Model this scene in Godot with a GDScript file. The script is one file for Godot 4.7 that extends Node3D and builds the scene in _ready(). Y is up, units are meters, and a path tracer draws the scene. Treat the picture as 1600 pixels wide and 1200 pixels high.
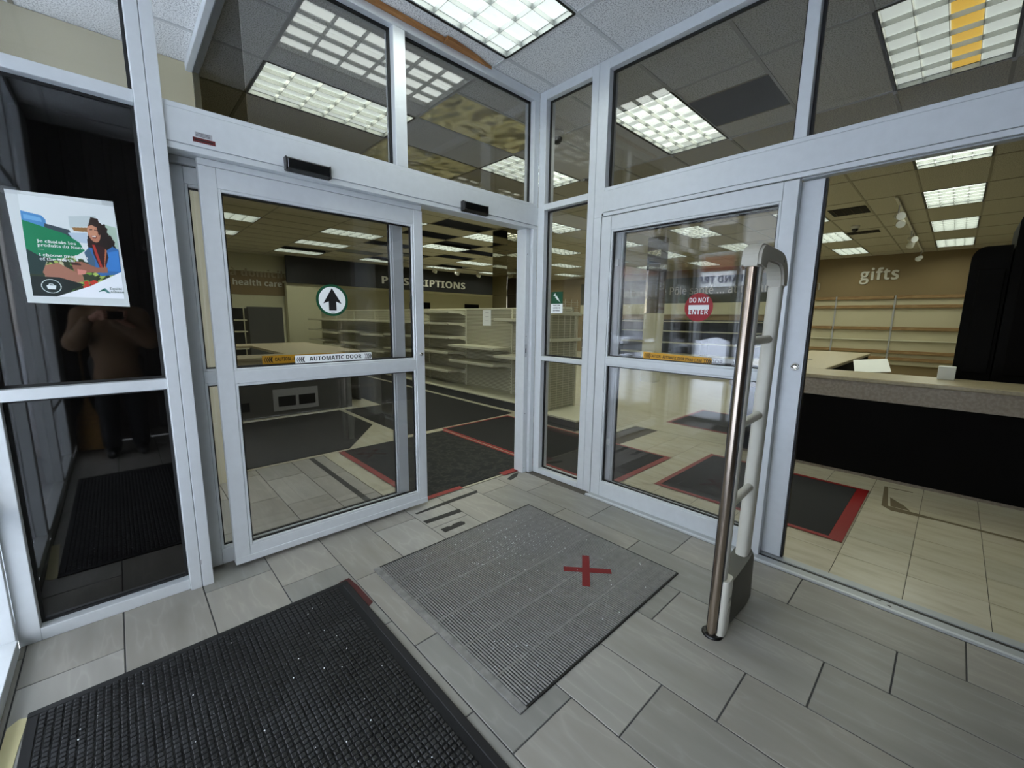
extends Node3D
# Entrance vestibule of an emptied store. Wall A is the plane z = 0 (doors to the left), wall B the plane x = 0 (doors to the right);
# they meet in the corner post at the origin. The shop lies behind both, the street behind x = -3.1.
const CE = 3.186
var M = {}
var taken = {}
var meshes = {}
var rng = RandomNumberGenerator.new()

# ---------------------------------------------------------------- helpers
func numbered(n):
	if not taken.has(n):
		taken[n] = 0
		return n
	taken[n] += 1
	return "%s_%03d" % [n, taken[n]]

func thing(called, label, category, at = Vector3.ZERO, turn = 0.0, group = ""):
	var o = Node3D.new()
	o.name = numbered(called)
	add_child(o)
	o.position = at
	o.rotation.y = turn
	tag(o, label, category, group)
	return o

func tag(o, label, category, group = ""):
	o.set_meta("label", label)
	o.set_meta("category", category)
	if group:
		o.set_meta("group", group)
	return o

func setting(called, label = ""):
	var o = Node3D.new()
	o.name = called
	add_child(o, true)
	o.set_meta("kind", "structure")
	if label:
		o.set_meta("label", label)
	return o

func S():
	var st = SurfaceTool.new()
	st.begin(Mesh.PRIMITIVE_TRIANGLES)
	return st

func obj(called, st, m, parent):
	var o = MeshInstance3D.new()
	o.mesh = st.commit() if st is SurfaceTool else st
	o.material_override = m
	o.name = called
	parent.add_child(o, true)
	return o

func stuff(o):
	o.set_meta("kind", "stuff")
	return o

func tri(st, a, b, c, n):
	if (b - a).cross(c - a).dot(n) > 0:
		var t = b
		b = c
		c = t
	for p in [a, b, c]:
		st.set_normal(n)
		st.add_vertex(p)

func quad(st, a, b, c, d, n):
	tri(st, a, b, c, n)
	tri(st, a, c, d, n)

func box(st, lo: Vector3, hi: Vector3, b = 0.0, xf = Transform3D()):
	# box with chamfered edges
	var c = (lo + hi) / 2.0
	var h = (hi - lo) / 2.0
	h = h.abs()
	b = minf(b, minf(h.x, minf(h.y, h.z)) * 0.8)
	var ax = [Vector3.RIGHT, Vector3.UP, Vector3.BACK]
	var hh = [h.x, h.y, h.z]
	for i in 3:
		for s in [-1.0, 1.0]:
			var n = ax[i] * s
			var j = (i + 1) % 3
			var k = (i + 2) % 3
			var u = ax[j] * (hh[j] - b)
			var v = ax[k] * (hh[k] - b)
			var o = c + n * hh[i]
			quad(st, xf * (o - u - v), xf * (o + u - v), xf * (o + u + v), xf * (o - u + v), (xf.basis * n).normalized())
			if b > 0.0:
				for t in [-1.0, 1.0]:
					var n2 = ax[j] * t
					var e1 = c + n * hh[i] + n2 * (hh[j] - b)
					var e2 = c + n * (hh[i] - b) + n2 * hh[j]
					quad(st, xf * (e1 - v), xf * (e1 + v), xf * (e2 + v), xf * (e2 - v), (xf.basis * (n + n2)).normalized())
	if b > 0.0:
		for sx in [-1.0, 1.0]:
			for sy in [-1.0, 1.0]:
				for sz in [-1.0, 1.0]:
					var g = Vector3(sx, sy, sz)
					var q = [g * (h - Vector3(0, b, b)), g * (h - Vector3(b, 0, b)), g * (h - Vector3(b, b, 0))]
					tri(st, xf * (c + q[0]), xf * (c + q[1]), xf * (c + q[2]), (xf.basis * g).normalized())
	return st

func one(x0, x1, y0, y1, z0, z1, b = 0.0):
	return box(S(), Vector3(x0, y0, z0), Vector3(x1, y1, z1), b)

func part(called, m, parent, x0, x1, y0, y1, z0, z1, b = 0.0):
	return obj(called, one(x0, x1, y0, y1, z0, z1, b), m, parent)

func ring(st, rings, closed_ends = true):
	# rings: arrays of equally many points (a loft); flat shaded sides are smoothed by averaging
	var n = rings[0].size()
	st.set_smooth_group(0)
	for i in rings.size() - 1:
		for j in n:
			var k = (j + 1) % n
			for p in [rings[i][j], rings[i + 1][k], rings[i][k], rings[i][j], rings[i + 1][j], rings[i + 1][k]]:
				st.add_vertex(p)
	if closed_ends:
		st.set_smooth_group(-1)
		for e in [0, rings.size() - 1]:
			var c = Vector3.ZERO
			for p in rings[e]:
				c += p / n
			for j in n:
				var k = (j + 1) % n
				if e == 0:
					for p in [c, rings[e][j], rings[e][k]]:
						st.add_vertex(p)
				else:
					for p in [c, rings[e][k], rings[e][j]]:
						st.add_vertex(p)

func tube(path, radii, sides = 10, squash = Vector3.ONE):
	# a tube along a path
	var st = S()
	var rings = []
	var up = Vector3.UP if absf((path[1] - path[0]).normalized().y) < 0.9 else Vector3.RIGHT
	for i in path.size():
		var t = (path[mini(i + 1, path.size() - 1)] - path[maxi(i - 1, 0)]).normalized()
		var u = t.cross(up).normalized()
		var v = u.cross(t).normalized()
		up = v
		var r = radii[i] if radii is Array else radii
		var a = []
		for j in sides:
			var w = TAU * j / sides
			a.append(path[i] + (u * cos(w) + v * sin(w)) * r * squash)
		rings.append(a)
	ring(st, rings)
	st.generate_normals()
	return st

func lathe(profile, sides = 20):
	# profile: Vector2(radius, height), from the bottom up
	var st = S()
	var rings = []
	for p in profile:
		var a = []
		for j in sides:
			var w = -TAU * j / sides
			a.append(Vector3(cos(w) * p.x, p.y, sin(w) * p.x))
		rings.append(a)
	ring(st, rings)
	st.generate_normals()
	return st

func prism(st, pts, depth, xf = Transform3D()):
	# polygon in xy, extruded along z from 0 to depth
	var idx = Geometry2D.triangulate_polygon(PackedVector2Array(pts))
	for z in [0.0, depth]:
		var n = xf.basis * Vector3(0, 0, -1.0 if z == 0.0 else 1.0)
		for i in range(0, idx.size(), 3):
			tri(st, xf * Vector3(pts[idx[i]].x, pts[idx[i]].y, z), xf * Vector3(pts[idx[i + 1]].x, pts[idx[i + 1]].y, z), xf * Vector3(pts[idx[i + 2]].x, pts[idx[i + 2]].y, z), n.normalized())
	var area = 0.0
	for i in pts.size():
		var p = pts[i]
		var q = pts[(i + 1) % pts.size()]
		area += p.x * q.y - q.x * p.y
	for i in pts.size():
		var p = pts[i]
		var q = pts[(i + 1) % pts.size()]
		var n = Vector3(q.y - p.y, p.x - q.x, 0) * signf(area)
		quad(st, xf * Vector3(p.x, p.y, 0), xf * Vector3(q.x, q.y, 0), xf * Vector3(q.x, q.y, depth), xf * Vector3(p.x, p.y, depth), (xf.basis * n).normalized())
	return st

func flat(st, pts, y0, y1):
	# polygon on the floor: pts are (x, z)
	return prism(st, pts, y1 - y0, Transform3D(Basis(Vector3.RIGHT, Vector3.BACK, Vector3.UP), Vector3(0, y0, 0)))

func disc(r, n = 40):
	var a = []
	for i in n:
		a.append(Vector2(cos(TAU * i / n), sin(TAU * i / n)) * r)
	return a

func text(called, words, cap, m, parent, at, turn = 0.0, bold = true, depth = 0.001, serif = false, wide = 0.0):
	# lettering whose lower left corner is at a point; cap = height of a capital
	var t = TextMesh.new()
	var f = SystemFont.new()
	f.font_names = PackedStringArray(["Droid Serif" if serif else "Droid Sans"])
	f.font_weight = 700 if bold else 400
	t.font = f
	t.text = words
	t.font_size = 64
	t.pixel_size = cap / 46.0
	t.depth = depth
	t.curve_step = 4.0
	t.horizontal_alignment = HORIZONTAL_ALIGNMENT_LEFT
	t.vertical_alignment = VERTICAL_ALIGNMENT_BOTTOM
	var o = obj(called, t, m, parent)
	var s = 1.0
	if wide > 0.0:
		s = wide / maxf(t.get_aabb().size.x, 0.001)
	o.transform = Transform3D(Basis(Vector3.UP, turn) * Basis.from_scale(Vector3(s, 1, 1)), at)
	# put the foot of the first line on the point
	var low = t.get_aabb().position
	o.position += o.basis * Vector3(-low.x, 0, 0)
	return o

func area_light(parent, at, w, d, energy, color):
	var l = AreaLight3D.new()
	l.name = "area_light"
	l.area_size = Vector2(w, d)
	l.light_energy = energy
	l.light_color = color
	l.area_range = 30.0
	l.area_attenuation = 2.0
	l.shadow_enabled = true
	l.position = at
	l.rotation.x = -PI / 2
	parent.add_child(l, true)
	return l

# ---------------------------------------------------------------- materials
func noise(freq, oct = 4, seed_ = 1, type = FastNoiseLite.TYPE_SIMPLEX_SMOOTH):
	var n = FastNoiseLite.new()
	n.noise_type = type
	n.frequency = freq
	n.fractal_octaves = oct
	n.seed = seed_
	return n

func noise_tex(n, stops, size = 512, normal = 0.0):
	var t = NoiseTexture2D.new()
	t.width = size
	t.height = size
	t.seamless = true
	t.noise = n
	if normal > 0.0:
		t.as_normal_map = true
		t.bump_strength = normal
	if stops:
		var g = Gradient.new()
		var off = []
		var col = []
		for s in stops:
			off.append(s[0])
			col.append(s[1])
		g.offsets = PackedFloat32Array(off)
		g.colors = PackedColorArray(col)
		t.color_ramp = g
	return t

func mat(name, color, rough = 0.6, metal = 0.0, spec = 0.5):
	var m = StandardMaterial3D.new()
	m.resource_name = name
	m.albedo_color = color
	m.roughness = rough
	m.metallic = metal
	m.metallic_specular = spec
	M[name] = m
	return m

func tex(m, t, scale, offset = Vector3.ZERO):
	m.albedo_texture = t
	m.uv1_triplanar = true
	m.uv1_scale = scale
	m.uv1_offset = offset
	m.uv1_triplanar_sharpness = 8.0
	return m

func glow(m, color, energy):
	m.emission_enabled = true
	m.emission = color
	m.emission_energy_multiplier = energy
	return m

func pane_mat(name, color, alpha):
	var m = mat(name, Color(color.r, color.g, color.b, alpha), 0.02)
	m.transparency = BaseMaterial3D.TRANSPARENCY_ALPHA
	return m

func g(v, w = 0.0):
	return Color(v + w, v, v - w)

func materials():
	# aluminium storefront sections, brushed and lightly worn
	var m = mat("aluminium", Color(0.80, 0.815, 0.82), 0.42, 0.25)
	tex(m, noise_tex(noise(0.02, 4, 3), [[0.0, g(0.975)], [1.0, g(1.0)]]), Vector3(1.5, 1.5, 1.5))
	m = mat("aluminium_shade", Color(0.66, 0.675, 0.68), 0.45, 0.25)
	mat("gasket", Color(0.015, 0.015, 0.016), 0.55)
	mat("chrome", Color(0.78, 0.77, 0.74), 0.12, 1.0)
	mat("bronze_strip", Color(0.72, 0.66, 0.60), 0.24, 1.0)
	mat("steel", Color(0.68, 0.69, 0.7), 0.3, 0.9)
	pane_mat("glass", Color(0.015, 0.017, 0.014), 0.11)
	pane_mat("glass_tinted", Color(0.02, 0.022, 0.02), 0.22)
	pane_mat("glass_smoked", Color(0.02, 0.022, 0.02), 0.40)
	M.glass_smoked.metallic_specular = 0.0
	pane_mat("glass_clear", Color(0.05, 0.06, 0.06), 0.03)
	mat("dark_film", Color(0.022, 0.021, 0.02), 0.03, 0.0, 0.72)
	mat("black_plastic", Color(0.02, 0.02, 0.022), 0.35)
	mat("black_print", Color(0.012, 0.012, 0.013), 0.6)
	mat("white_print", Color(0.88, 0.89, 0.88), 0.5)
	mat("paper", Color(0.86, 0.87, 0.86), 0.6)
	mat("sleeve", Color(0.80, 0.82, 0.81), 0.2)
	mat("green_print", Color(0.0, 0.27, 0.16), 0.5)
	mat("amber_print", Color(0.80, 0.59, 0.13), 0.5)
	mat("red_print", Color(0.55, 0.01, 0.06), 0.5)
	mat("dark_red_label", Color(0.33, 0.03, 0.05), 0.5)
	mat("grey_label", Color(0.62, 0.62, 0.63), 0.5)
	# grey porcelain planks with long soft veins
	var streak = noise_tex(noise(0.006, 4, 11), [[0.0, Color(0.84, 0.835, 0.82)], [0.42, Color(0.90, 0.895, 0.885)], [0.50, Color(0.925, 0.92, 0.91)], [0.54, Color(0.96, 0.957, 0.947)], [0.60, Color(0.915, 0.91, 0.90)], [1.0, Color(0.87, 0.865, 0.85)]], 512)
	var rough_t = noise_tex(noise(0.05, 4, 5), [[0.0, g(0.75)], [1.0, g(1.0)]], 256)
	for i in 6:
		m = mat("tile%d" % i, [Color(0.61, 0.60, 0.575), Color(0.575, 0.565, 0.54), Color(0.635, 0.625, 0.60), Color(0.59, 0.575, 0.545), Color(0.555, 0.55, 0.53), Color(0.62, 0.605, 0.575)][i], 0.45)
		tex(m, streak, Vector3(2.0, 1, 0.42), Vector3(0.37 * i, 0, 0.29 * i))
		m.roughness_texture = rough_t
	mat("grout", Color(0.24, 0.24, 0.24), 0.9)
	# beige shop tiles
	var cloud = noise_tex(noise(0.006, 5, 21), [[0.0, Color(0.88, 0.86, 0.82)], [0.45, Color(0.96, 0.95, 0.92)], [1.0, Color(1, 1, 1)]], 512)
	for i in 4:
		m = mat("beige_tile%d" % i, [Color(0.725, 0.705, 0.63), Color(0.70, 0.685, 0.615), Color(0.735, 0.715, 0.65), Color(0.715, 0.69, 0.62)][i], 0.38)
		tex(m, cloud, Vector3(3.0, 1, 0.8), Vector3(0.31 * i, 0, 0.23 * i))
	mat("beige_grout", Color(0.30, 0.28, 0.25), 0.9)
	m = mat("grime", Color(0.40, 0.355, 0.265), 0.8)
	# ceiling
	var speck = noise_tex(noise(0.11, 3, 31), [[0.0, g(0.60)], [0.38, g(0.82)], [0.47, g(0.98)], [1.0, g(1.0)]], 512)
	m = mat("ceiling_board", Color(0.90, 0.90, 0.89), 0.95)
	tex(m, speck, Vector3(1.5, 1.5, 1.5))
	m = mat("shop_board", Color(0.76, 0.735, 0.65), 0.95)
	tex(m, speck, Vector3(1.5, 1.5, 1.5))
	mat("tee", Color(0.74, 0.745, 0.74), 0.6)
	mat("shop_tee", Color(0.56, 0.53, 0.45), 0.6)
	mat("plenum", Color(0.05, 0.045, 0.04), 0.95)
	mat("lamp_rim", Color(0.05, 0.055, 0.055), 0.5)
	m = mat("mirror_board", Color(0.95, 0.92, 0.74), 0.05, 0.45)
	m.normal_enabled = true
	m.normal_texture = noise_tex(noise(0.008, 2, 8), null, 256, 12.0)
	m.normal_scale = 1.0
	m.uv1_triplanar = true
	m.uv1_scale = Vector3(1.2, 1.2, 1.2)
	mat("mirror", Color(0.62, 0.60, 0.54), 0.02, 1.0)
	# walls
	m = mat("wall_beige", Color(0.72, 0.69, 0.58), 0.85)
	m = mat("wall_cream", Color(0.75, 0.735, 0.62), 0.85)
	m = mat("wall_tan", Color(0.51, 0.44, 0.315), 0.85)
	m = mat("wall_olive", Color(0.24, 0.25, 0.20), 0.8)
	m = mat("wall_black", Color(0.02, 0.022, 0.021), 0.7)
	m = mat("wall_dark", Color(0.27, 0.235, 0.21), 0.8)
	m = mat("dark_strip", Color(0.20, 0.17, 0.15), 0.7)
	mat("letter_white", Color(0.80, 0.79, 0.74), 0.5)
	mat("letter_tan", Color(0.60, 0.55, 0.44), 0.6)
	mat("letter_grey", Color(0.62, 0.60, 0.55), 0.5)
	# joinery
	m = mat("stone_laminate", Color(0.62, 0.58, 0.53), 0.4)
	tex(m, noise_tex(noise(0.05, 5, 41), [[0.0, Color(0.84, 0.81, 0.78)], [0.5, Color(0.92, 0.9, 0.87)], [0.68, Color(1, 0.99, 0.96)], [1.0, Color(0.88, 0.85, 0.82)]], 512), Vector3(1.1, 1.1, 1.1))
	m = mat("counter_top", Color(0.70, 0.65, 0.53), 0.35)
	tex(m, noise_tex(noise(0.06, 4, 43), [[0.0, g(0.88)], [1.0, g(1.0)]], 256), Vector3(2, 2, 2))
	m = mat("espresso", Color(0.028, 0.024, 0.025), 0.6)
	m.metallic_specular = 0.2
	m = mat("black_panel", Color(0.014, 0.012, 0.013), 0.6)
	m.metallic_specular = 0.25
	m = mat("grey_laminate", Color(0.30, 0.30, 0.29), 0.6)
	m = mat("pine", Color(0.63, 0.53, 0.37), 0.6)
	tex(m, noise_tex(noise(0.02, 4, 51), [[0.0, Color(0.72, 0.62, 0.5)], [1.0, Color(1, 1, 1)]], 256), Vector3(6, 6, 0.6))
	m = mat("brown_wood", Color(0.70, 0.50, 0.29), 0.65)
	tex(m, noise_tex(noise(0.02, 4, 52), [[0.0, Color(0.75, 0.7, 0.62)], [1.0, Color(1, 1, 1)]], 256), Vector3(0.8, 6, 6))
	m = mat("shelf_cream", Color(0.74, 0.73, 0.635), 0.5)
	m = mat("shelf_back", Color(0.59, 0.58, 0.49), 0.6)
	m = mat("shelf_wire", Color(0.75, 0.735, 0.65), 0.4, 0.2)
	m = mat("kick_grey", Color(0.22, 0.225, 0.23), 0.6)
	# mats
	m = mat("carpet_black", Color(0.055, 0.057, 0.06), 0.95)
	tex(m, noise_tex(noise(0.25, 3, 61), [[0.0, g(0.35)], [0.5, g(0.8)], [1.0, g(1.3)]], 512), Vector3(3, 3, 3))
	m = mat("rubber_black", Color(0.022, 0.022, 0.024), 0.75)
	m = mat("nub", Color(0.13, 0.135, 0.143), 0.55)
	tex(m, noise_tex(noise(0.012, 4, 66), [[0.0, g(0.30)], [0.45, g(0.40)], [0.62, g(0.72)], [1.0, g(1.0)]], 256), Vector3(0.9, 0.9, 0.9))
	m.uv1_world_triplanar = true
	m = mat("carpet_stained", Color(0.17, 0.175, 0.165), 0.95)
	tex(m, noise_tex(noise(0.012, 6, 62), [[0.0, g(0.25)], [0.45, g(0.45)], [0.6, Color(0.95, 0.95, 0.85)], [0.72, g(0.5)], [1.0, g(0.6)]], 512), Vector3(1.1, 1.1, 1.1))
	m = mat("carpet_charcoal", Color(0.15, 0.152, 0.158), 0.95)
	tex(m, noise_tex(noise(0.2, 4, 63), [[0.0, g(0.6)], [1.0, g(1.1)]], 512), Vector3(2, 2, 2))
	m = mat("carpet_dark", Color(0.075, 0.07, 0.065), 0.95)
	tex(m, noise_tex(noise(0.2, 4, 64), [[0.0, g(0.5)], [1.0, g(1.1)]], 256), Vector3(2, 2, 2))
	mat("red_tape", Color(0.50, 0.02, 0.035), 0.5)
	m = mat("red_tape_worn", Color(0.46, 0.06, 0.07), 0.8)
	tex(m, noise_tex(noise(0.3, 3, 65), [[0.0, g(0.5)], [0.5, g(1.0)], [1.0, g(1.0)]], 256), Vector3(4, 4, 4))
	mat("black_tape", Color(0.13, 0.125, 0.115), 0.75)
	mat("painted_sun_strip", Color(0.83, 0.79, 0.60), 0.6)  # sunlight on the mat edge, put into a pale yellow colour
	m = mat("grille_metal", Color(0.55, 0.545, 0.535), 0.5, 0.35)
	tex(m, noise_tex(noise(0.05, 4, 71), [[0.0, g(0.8)], [1.0, g(1.0)]], 256), Vector3(1.5, 1.5, 1.5))
	mat("grille_pit", Color(0.05, 0.05, 0.05), 0.8)
	mat("salt", Color(0.85, 0.86, 0.87), 0.6)
	# security pedestal
	mat("abs_white", Color(0.80, 0.79, 0.74), 0.4)
	mat("abs_cap", Color(0.70, 0.685, 0.63), 0.42)
	mat("abs_base", Color(0.34, 0.335, 0.30), 0.5)
	mat("scuff", Color(0.55, 0.54, 0.50), 0.7)
	# outdoors
	m = mat("snow", Color(0.90, 0.92, 0.95), 0.8)
	m = mat("brick", Color(0.42, 0.22, 0.16), 0.85)
	m = mat("facade_light", Color(0.56, 0.56, 0.55), 0.8)
	m = mat("facade_glass", Color(0.06, 0.07, 0.08), 0.1)
	m = mat("blue_print", Color(0.04, 0.08, 0.30), 0.5)
	# broom
	m = mat("straw", Color(0.72, 0.54, 0.28), 0.8)
	tex(m, noise_tex(noise(0.05, 3, 81), [[0.0, g(0.6)], [1.0, g(1.05)]], 256), Vector3(14, 1.2, 14))

# ---------------------------------------------------------------- start
func _ready():
	rng.seed = 7
	var cam = Camera3D.new()
	cam.name = "camera"
	cam.fov = rad_to_deg(2.0 * atan(600.0 / 650.09))
	cam.near = 0.02
	cam.far = 200.0
	cam.transform = Transform3D(Basis.from_euler(Vector3(deg_to_rad(-8.917), deg_to_rad(-43.459), deg_to_rad(0.7243))), Vector3(-2.676, 1.39, 2.533))
	add_child(cam)
	cam.current = true
	var we = WorldEnvironment.new()
	we.name = "world_environment"
	var e = Environment.new()
	e.background_mode = Environment.BG_SKY
	var sky = Sky.new()
	var sm = ProceduralSkyMaterial.new()
	sm.sky_top_color = Color(0.80, 0.84, 0.90)
	sm.sky_horizon_color = Color(0.90, 0.92, 0.94)
	sm.ground_horizon_color = Color(0.80, 0.82, 0.85)
	sm.ground_bottom_color = Color(0.70, 0.72, 0.75)
	sky.sky_material = sm
	e.sky = sky
	e.background_energy_multiplier = 11.0
	e.tonemap_mode = Environment.TONE_MAPPER_LINEAR
	e.tonemap_exposure = 1.0
	e.sdfgi_enabled = true
	e.ssao_enabled = true
	e.ssil_enabled = true
	we.environment = e
	add_child(we)
	materials()
	shell()
	storefront_a()
	storefront_b()
	street_wall()
	ceiling_and_lamps()
	floors()
	mats_and_tape()
	stickers()
	poster()
	pedestal()
	counters()
	gondolas()
	shop_walls()
	fixtures()
	outdoors()
	broom()
	photographer()

const LAMP_V = 1.35
const LAMP_S = 0.75
const GLOW_V = 0.80
const GLOW_S = 0.80

func shell():
	var w = setting("wall_north")
	part("plaster", M.wall_cream, w, -3.3, 12.6, 0, 3.9, -13.2, -13.0)
	w = setting("wall_east")
	part("plaster", M.wall_tan, w, 12.4, 12.6, 0, 3.9, -13.0, 3.6)
	w = setting("wall_south", "dark back wall of the vestibule with vertical dark boards")
	part("plaster", M.wall_dark, w, -3.3, 12.6, 0, 3.9, 3.6, 3.8)
	for i in 20:
		var x = -3.0 + i * 0.15
		part("board", M.dark_strip, w, x, x + 0.105, 0.1, CE - 0.02, 3.575, 3.6, 0.004)
	w = setting("wall_alcove", "beige end wall of the display window alcove")
	part("plaster", M.wall_beige, w, -3.1, -2.05, 0, CE, -1.62, -1.52)
	part("trim", M.aluminium, w, -2.13, -2.05, CE - 0.055, CE, -1.52, -0.06, 0.003)
	part("end_bead", M.wall_beige, w, -2.09, -2.05, 0, CE, -1.525, -1.50, 0.003)
	w = setting("roof_slab")
	part("deck", M.plenum, w, -3.3, 12.6, 3.9, 4.1, -13.2, 3.8)

# a rectangular glazed unit lying in a plane: axis "x" (wall A) or "z" (wall B)
func bx(axis, a0, a1, y0, y1, d0, d1, b = 0.002):
	# a = along the wall, d = depth measured from the face into the shop
	if axis == "x":
		return box(S(), Vector3(a0, y0, -d1), Vector3(a1, y1, -d0), b)
	return box(S(), Vector3(d0, y0, a0), Vector3(d1, y1, a1), b)

func glazed(o, axis, a0, a1, y0, y1, d, m, gasket = 0.012):
	# a pane with its black gasket; d = depth of the pane
	obj("pane", bx(axis, a0, a1, y0, y1, d, d + 0.006, 0.0), m, o)
	for r in [[a0, a0 + gasket, y0, y1], [a1 - gasket, a1, y0, y1], [a0 + gasket, a1 - gasket, y1 - gasket, y1], [a0 + gasket, a1 - gasket, y0, y0 + gasket]]:
		obj("gasket", bx(axis, r[0], r[1], r[2], r[3], d - 0.004, d + 0.010, 0.0), M.gasket, o)

func leaf(o, axis, a0, a1, y0, y1, d, stiles, rails, m, thick = 0.045):
	# a door leaf: stiles = [left width, right width], rails = [[y0, y1], ...] from the bottom up
	obj("stile", bx(axis, a0, a0 + stiles[0], y0, y1, d, d + thick), M.aluminium, o)
	obj("stile", bx(axis, a1 - stiles[1], a1, y0, y1, d, d + thick), M.aluminium, o)
	var l = a0 + stiles[0] + 0.0008
	var r = a1 - stiles[1] - 0.0008
	for i in rails.size():
		obj("rail", bx(axis, l, r, rails[i][0], rails[i][1], d + 0.001, d + thick - 0.001), M.aluminium, o)
		if i:
			var lo = rails[i - 1][1]
			var hi = rails[i][0]
			for q in [[l, l + 0.014, lo, hi], [r - 0.014, r, lo, hi], [l + 0.014, r - 0.014, hi - 0.014, hi], [l + 0.014, r - 0.014, lo, lo + 0.014]]:
				obj("glazing_bead", bx(axis, q[0], q[1], q[2], q[3], d + 0.003, d + thick - 0.003), M.aluminium, o)
			glazed(o, axis, l + 0.012, r - 0.012, lo + 0.012, hi - 0.012, d + 0.022, m, 0.009)

func storefront_a():
	var ax = "x"
	var t = setting("trim_1", "left jamb of the dark display window")
	obj("post", bx(ax, -3.1, -3.035, 0, CE, 0, 0.11), M.aluminium, t)
	t = setting("trim_2", "tall aluminium post between dark window and sliding door")
	obj("post", bx(ax, -2.525, -2.479, 0, CE, -0.02, 0.11), M.aluminium, t)
	obj("post", bx(ax, -2.477, -2.43, 0, CE, -0.02, 0.11), M.aluminium, t)
	obj("scuff", bx(ax, -2.478, -2.472, 0.125, 0.15, -0.0205, -0.02, 0.0), M.grey_label, t)
	# the dark display window
	var w = setting("window_1", "dark tinted display window with two panes")
	obj("sill", bx(ax, -3.035, -2.525, 0.0, 0.055, 0, 0.11), M.aluminium, w)
	obj("rail", bx(ax, -3.035, -2.525, 1.04, 1.088, 0, 0.11), M.aluminium, w)
	obj("rail", bx(ax, -3.035, -2.525, 2.285, 2.335, 0, 0.11), M.aluminium, w)
	for r in [[0.055, 1.04], [1.088, 2.285]]:
		glazed(w, ax, -3.035, -2.525, r[0], r[1], 0.05, M.dark_film)
	obj("backing_board", bx(ax, -3.03, -2.53, 0.06, 2.28, 0.075, 0.09, 0.0), M.black_panel, w)
	w = setting("window_2", "clear pane above the dark display window")
	glazed(w, ax, -3.035, -2.525, 2.335, CE, 0.05, M.glass_clear)
	# transom over the header
	t = setting("trim_3", "wide aluminium header over the left sliding door")
	var st = bx(ax, -2.43, 0.0, 2.165, 2.31, -0.004, 0.12)
	obj("cover", st, M.aluminium, t)
	obj("cover_lip", bx(ax, -2.43, 0.0, 2.311, 2.335, 0.0, 0.12), M.aluminium, t)
	obj("cover_lip", bx(ax, -2.43, 0.0, 2.135, 2.164, 0.0, 0.12), M.aluminium, t)
	t = setting("trim_4", "aluminium bars framing the left transom")
	obj("mullion", bx(ax, -1.295, -1.215, 2.335, 3.12, 0, 0.11), M.aluminium, t)
	obj("head", bx(ax, -2.09, -0.0, 3.12, CE, 0, 0.11), M.aluminium, t)
	obj("jamb", bx(ax, -0.06, 0.0, 2.335, 3.12, 0, 0.11), M.aluminium, t)
	w = setting("window_3", "left pane of the left transom")
	obj("pane", bx(ax, -2.085, -1.295, 2.335, 3.12, 0.05, 0.056, 0.0), M.glass_tinted, w)
	obj("gasket", bx(ax, -1.311, -1.295, 2.335, 3.12, 0.046, 0.06, 0.0), M.gasket, w)
	obj("gasket", bx(ax, -2.085, -1.311, 3.104, 3.12, 0.046, 0.06, 0.0), M.gasket, w)
	w = setting("window_4", "right pane of the left transom")
	glazed(w, ax, -1.215, -0.06, 2.335, 3.12, 0.05, M.glass_tinted, 0.016)
	# end pane of the alcove, running into the depth
	w = setting("window_10", "glass end of the display alcove")
	obj("pane", one(-2.093, -2.087, 2.30, CE - 0.055, -1.50, -0.056), M.glass_smoked, w)
	# reveal at the left of the opening
	t = setting("trim_5", "shaded aluminium reveal left of the sliding door")
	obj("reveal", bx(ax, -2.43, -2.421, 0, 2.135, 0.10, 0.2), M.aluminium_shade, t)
	# sliding leaf and the fixed leaf behind it
	var d = setting("door_1", "sliding glass door leaf of the left opening, slid to the left")
	leaf(d, ax, -2.318, -1.093, 0.022, 2.100, 0.045, [0.072, 0.066], [[0.022, 0.112], [1.032, 1.098], [2.005, 2.100]], M.glass)
	obj("hanger_cover", bx(ax, -2.318, -1.093, 2.103, 2.135, 0.052, 0.085), M.aluminium, d)
	obj("kick_strip", bx(ax, -2.318, -1.093, 0.022, 0.060, 0.040, 0.045), M.aluminium, d)
	var k = obj("thumb_turn", lathe([Vector2(0.011, 0), Vector2(0.013, 0.004), Vector2(0.013, 0.014), Vector2(0.009, 0.019)], 18), M.chrome, d)
	k.transform = Transform3D(Basis(Vector3.RIGHT, PI / 2), Vector3(-1.125, 1.135, -0.045))
	d = setting("door_2", "fixed glass leaf behind the left sliding leaf")
	leaf(d, ax, -2.42, -1.20, 0.012, 2.10, 0.125, [0.052, 0.075], [[0.012, 0.10], [1.035, 1.095], [2.02, 2.10]], M.glass_clear)
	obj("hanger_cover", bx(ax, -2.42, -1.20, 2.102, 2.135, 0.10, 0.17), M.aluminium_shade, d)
	# right jamb of the opening with strike
	t = setting("trim_6", "aluminium lock jamb at the right of the left opening")
	obj("jamb", bx(ax, -0.105, -0.055, 0, 2.135, 0.03, 0.14), M.aluminium, t)
	obj("jamb", bx(ax, -0.053, -0.0, 0, 2.135, 0.0, 0.14), M.aluminium, t)
	obj("strike_plate", bx(ax, -0.099, -0.075, 1.06, 1.17, 0.0285, 0.03, 0.0), M.steel, t)
	obj("lock_slot", bx(ax, -0.092, -0.083, 1.095, 1.135, 0.0275, 0.0285, 0.0), M.black_plastic, t)
	for y in [0.045, 0.55, 1.24, 1.93]:
		k = obj("screw_hole", lathe([Vector2(0.004, 0), Vector2(0.004, 0.001)], 10), M.black_plastic, t)
		k.transform = Transform3D(Basis(Vector3.RIGHT, PI / 2), Vector3(-0.085, y, -0.03))

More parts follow.
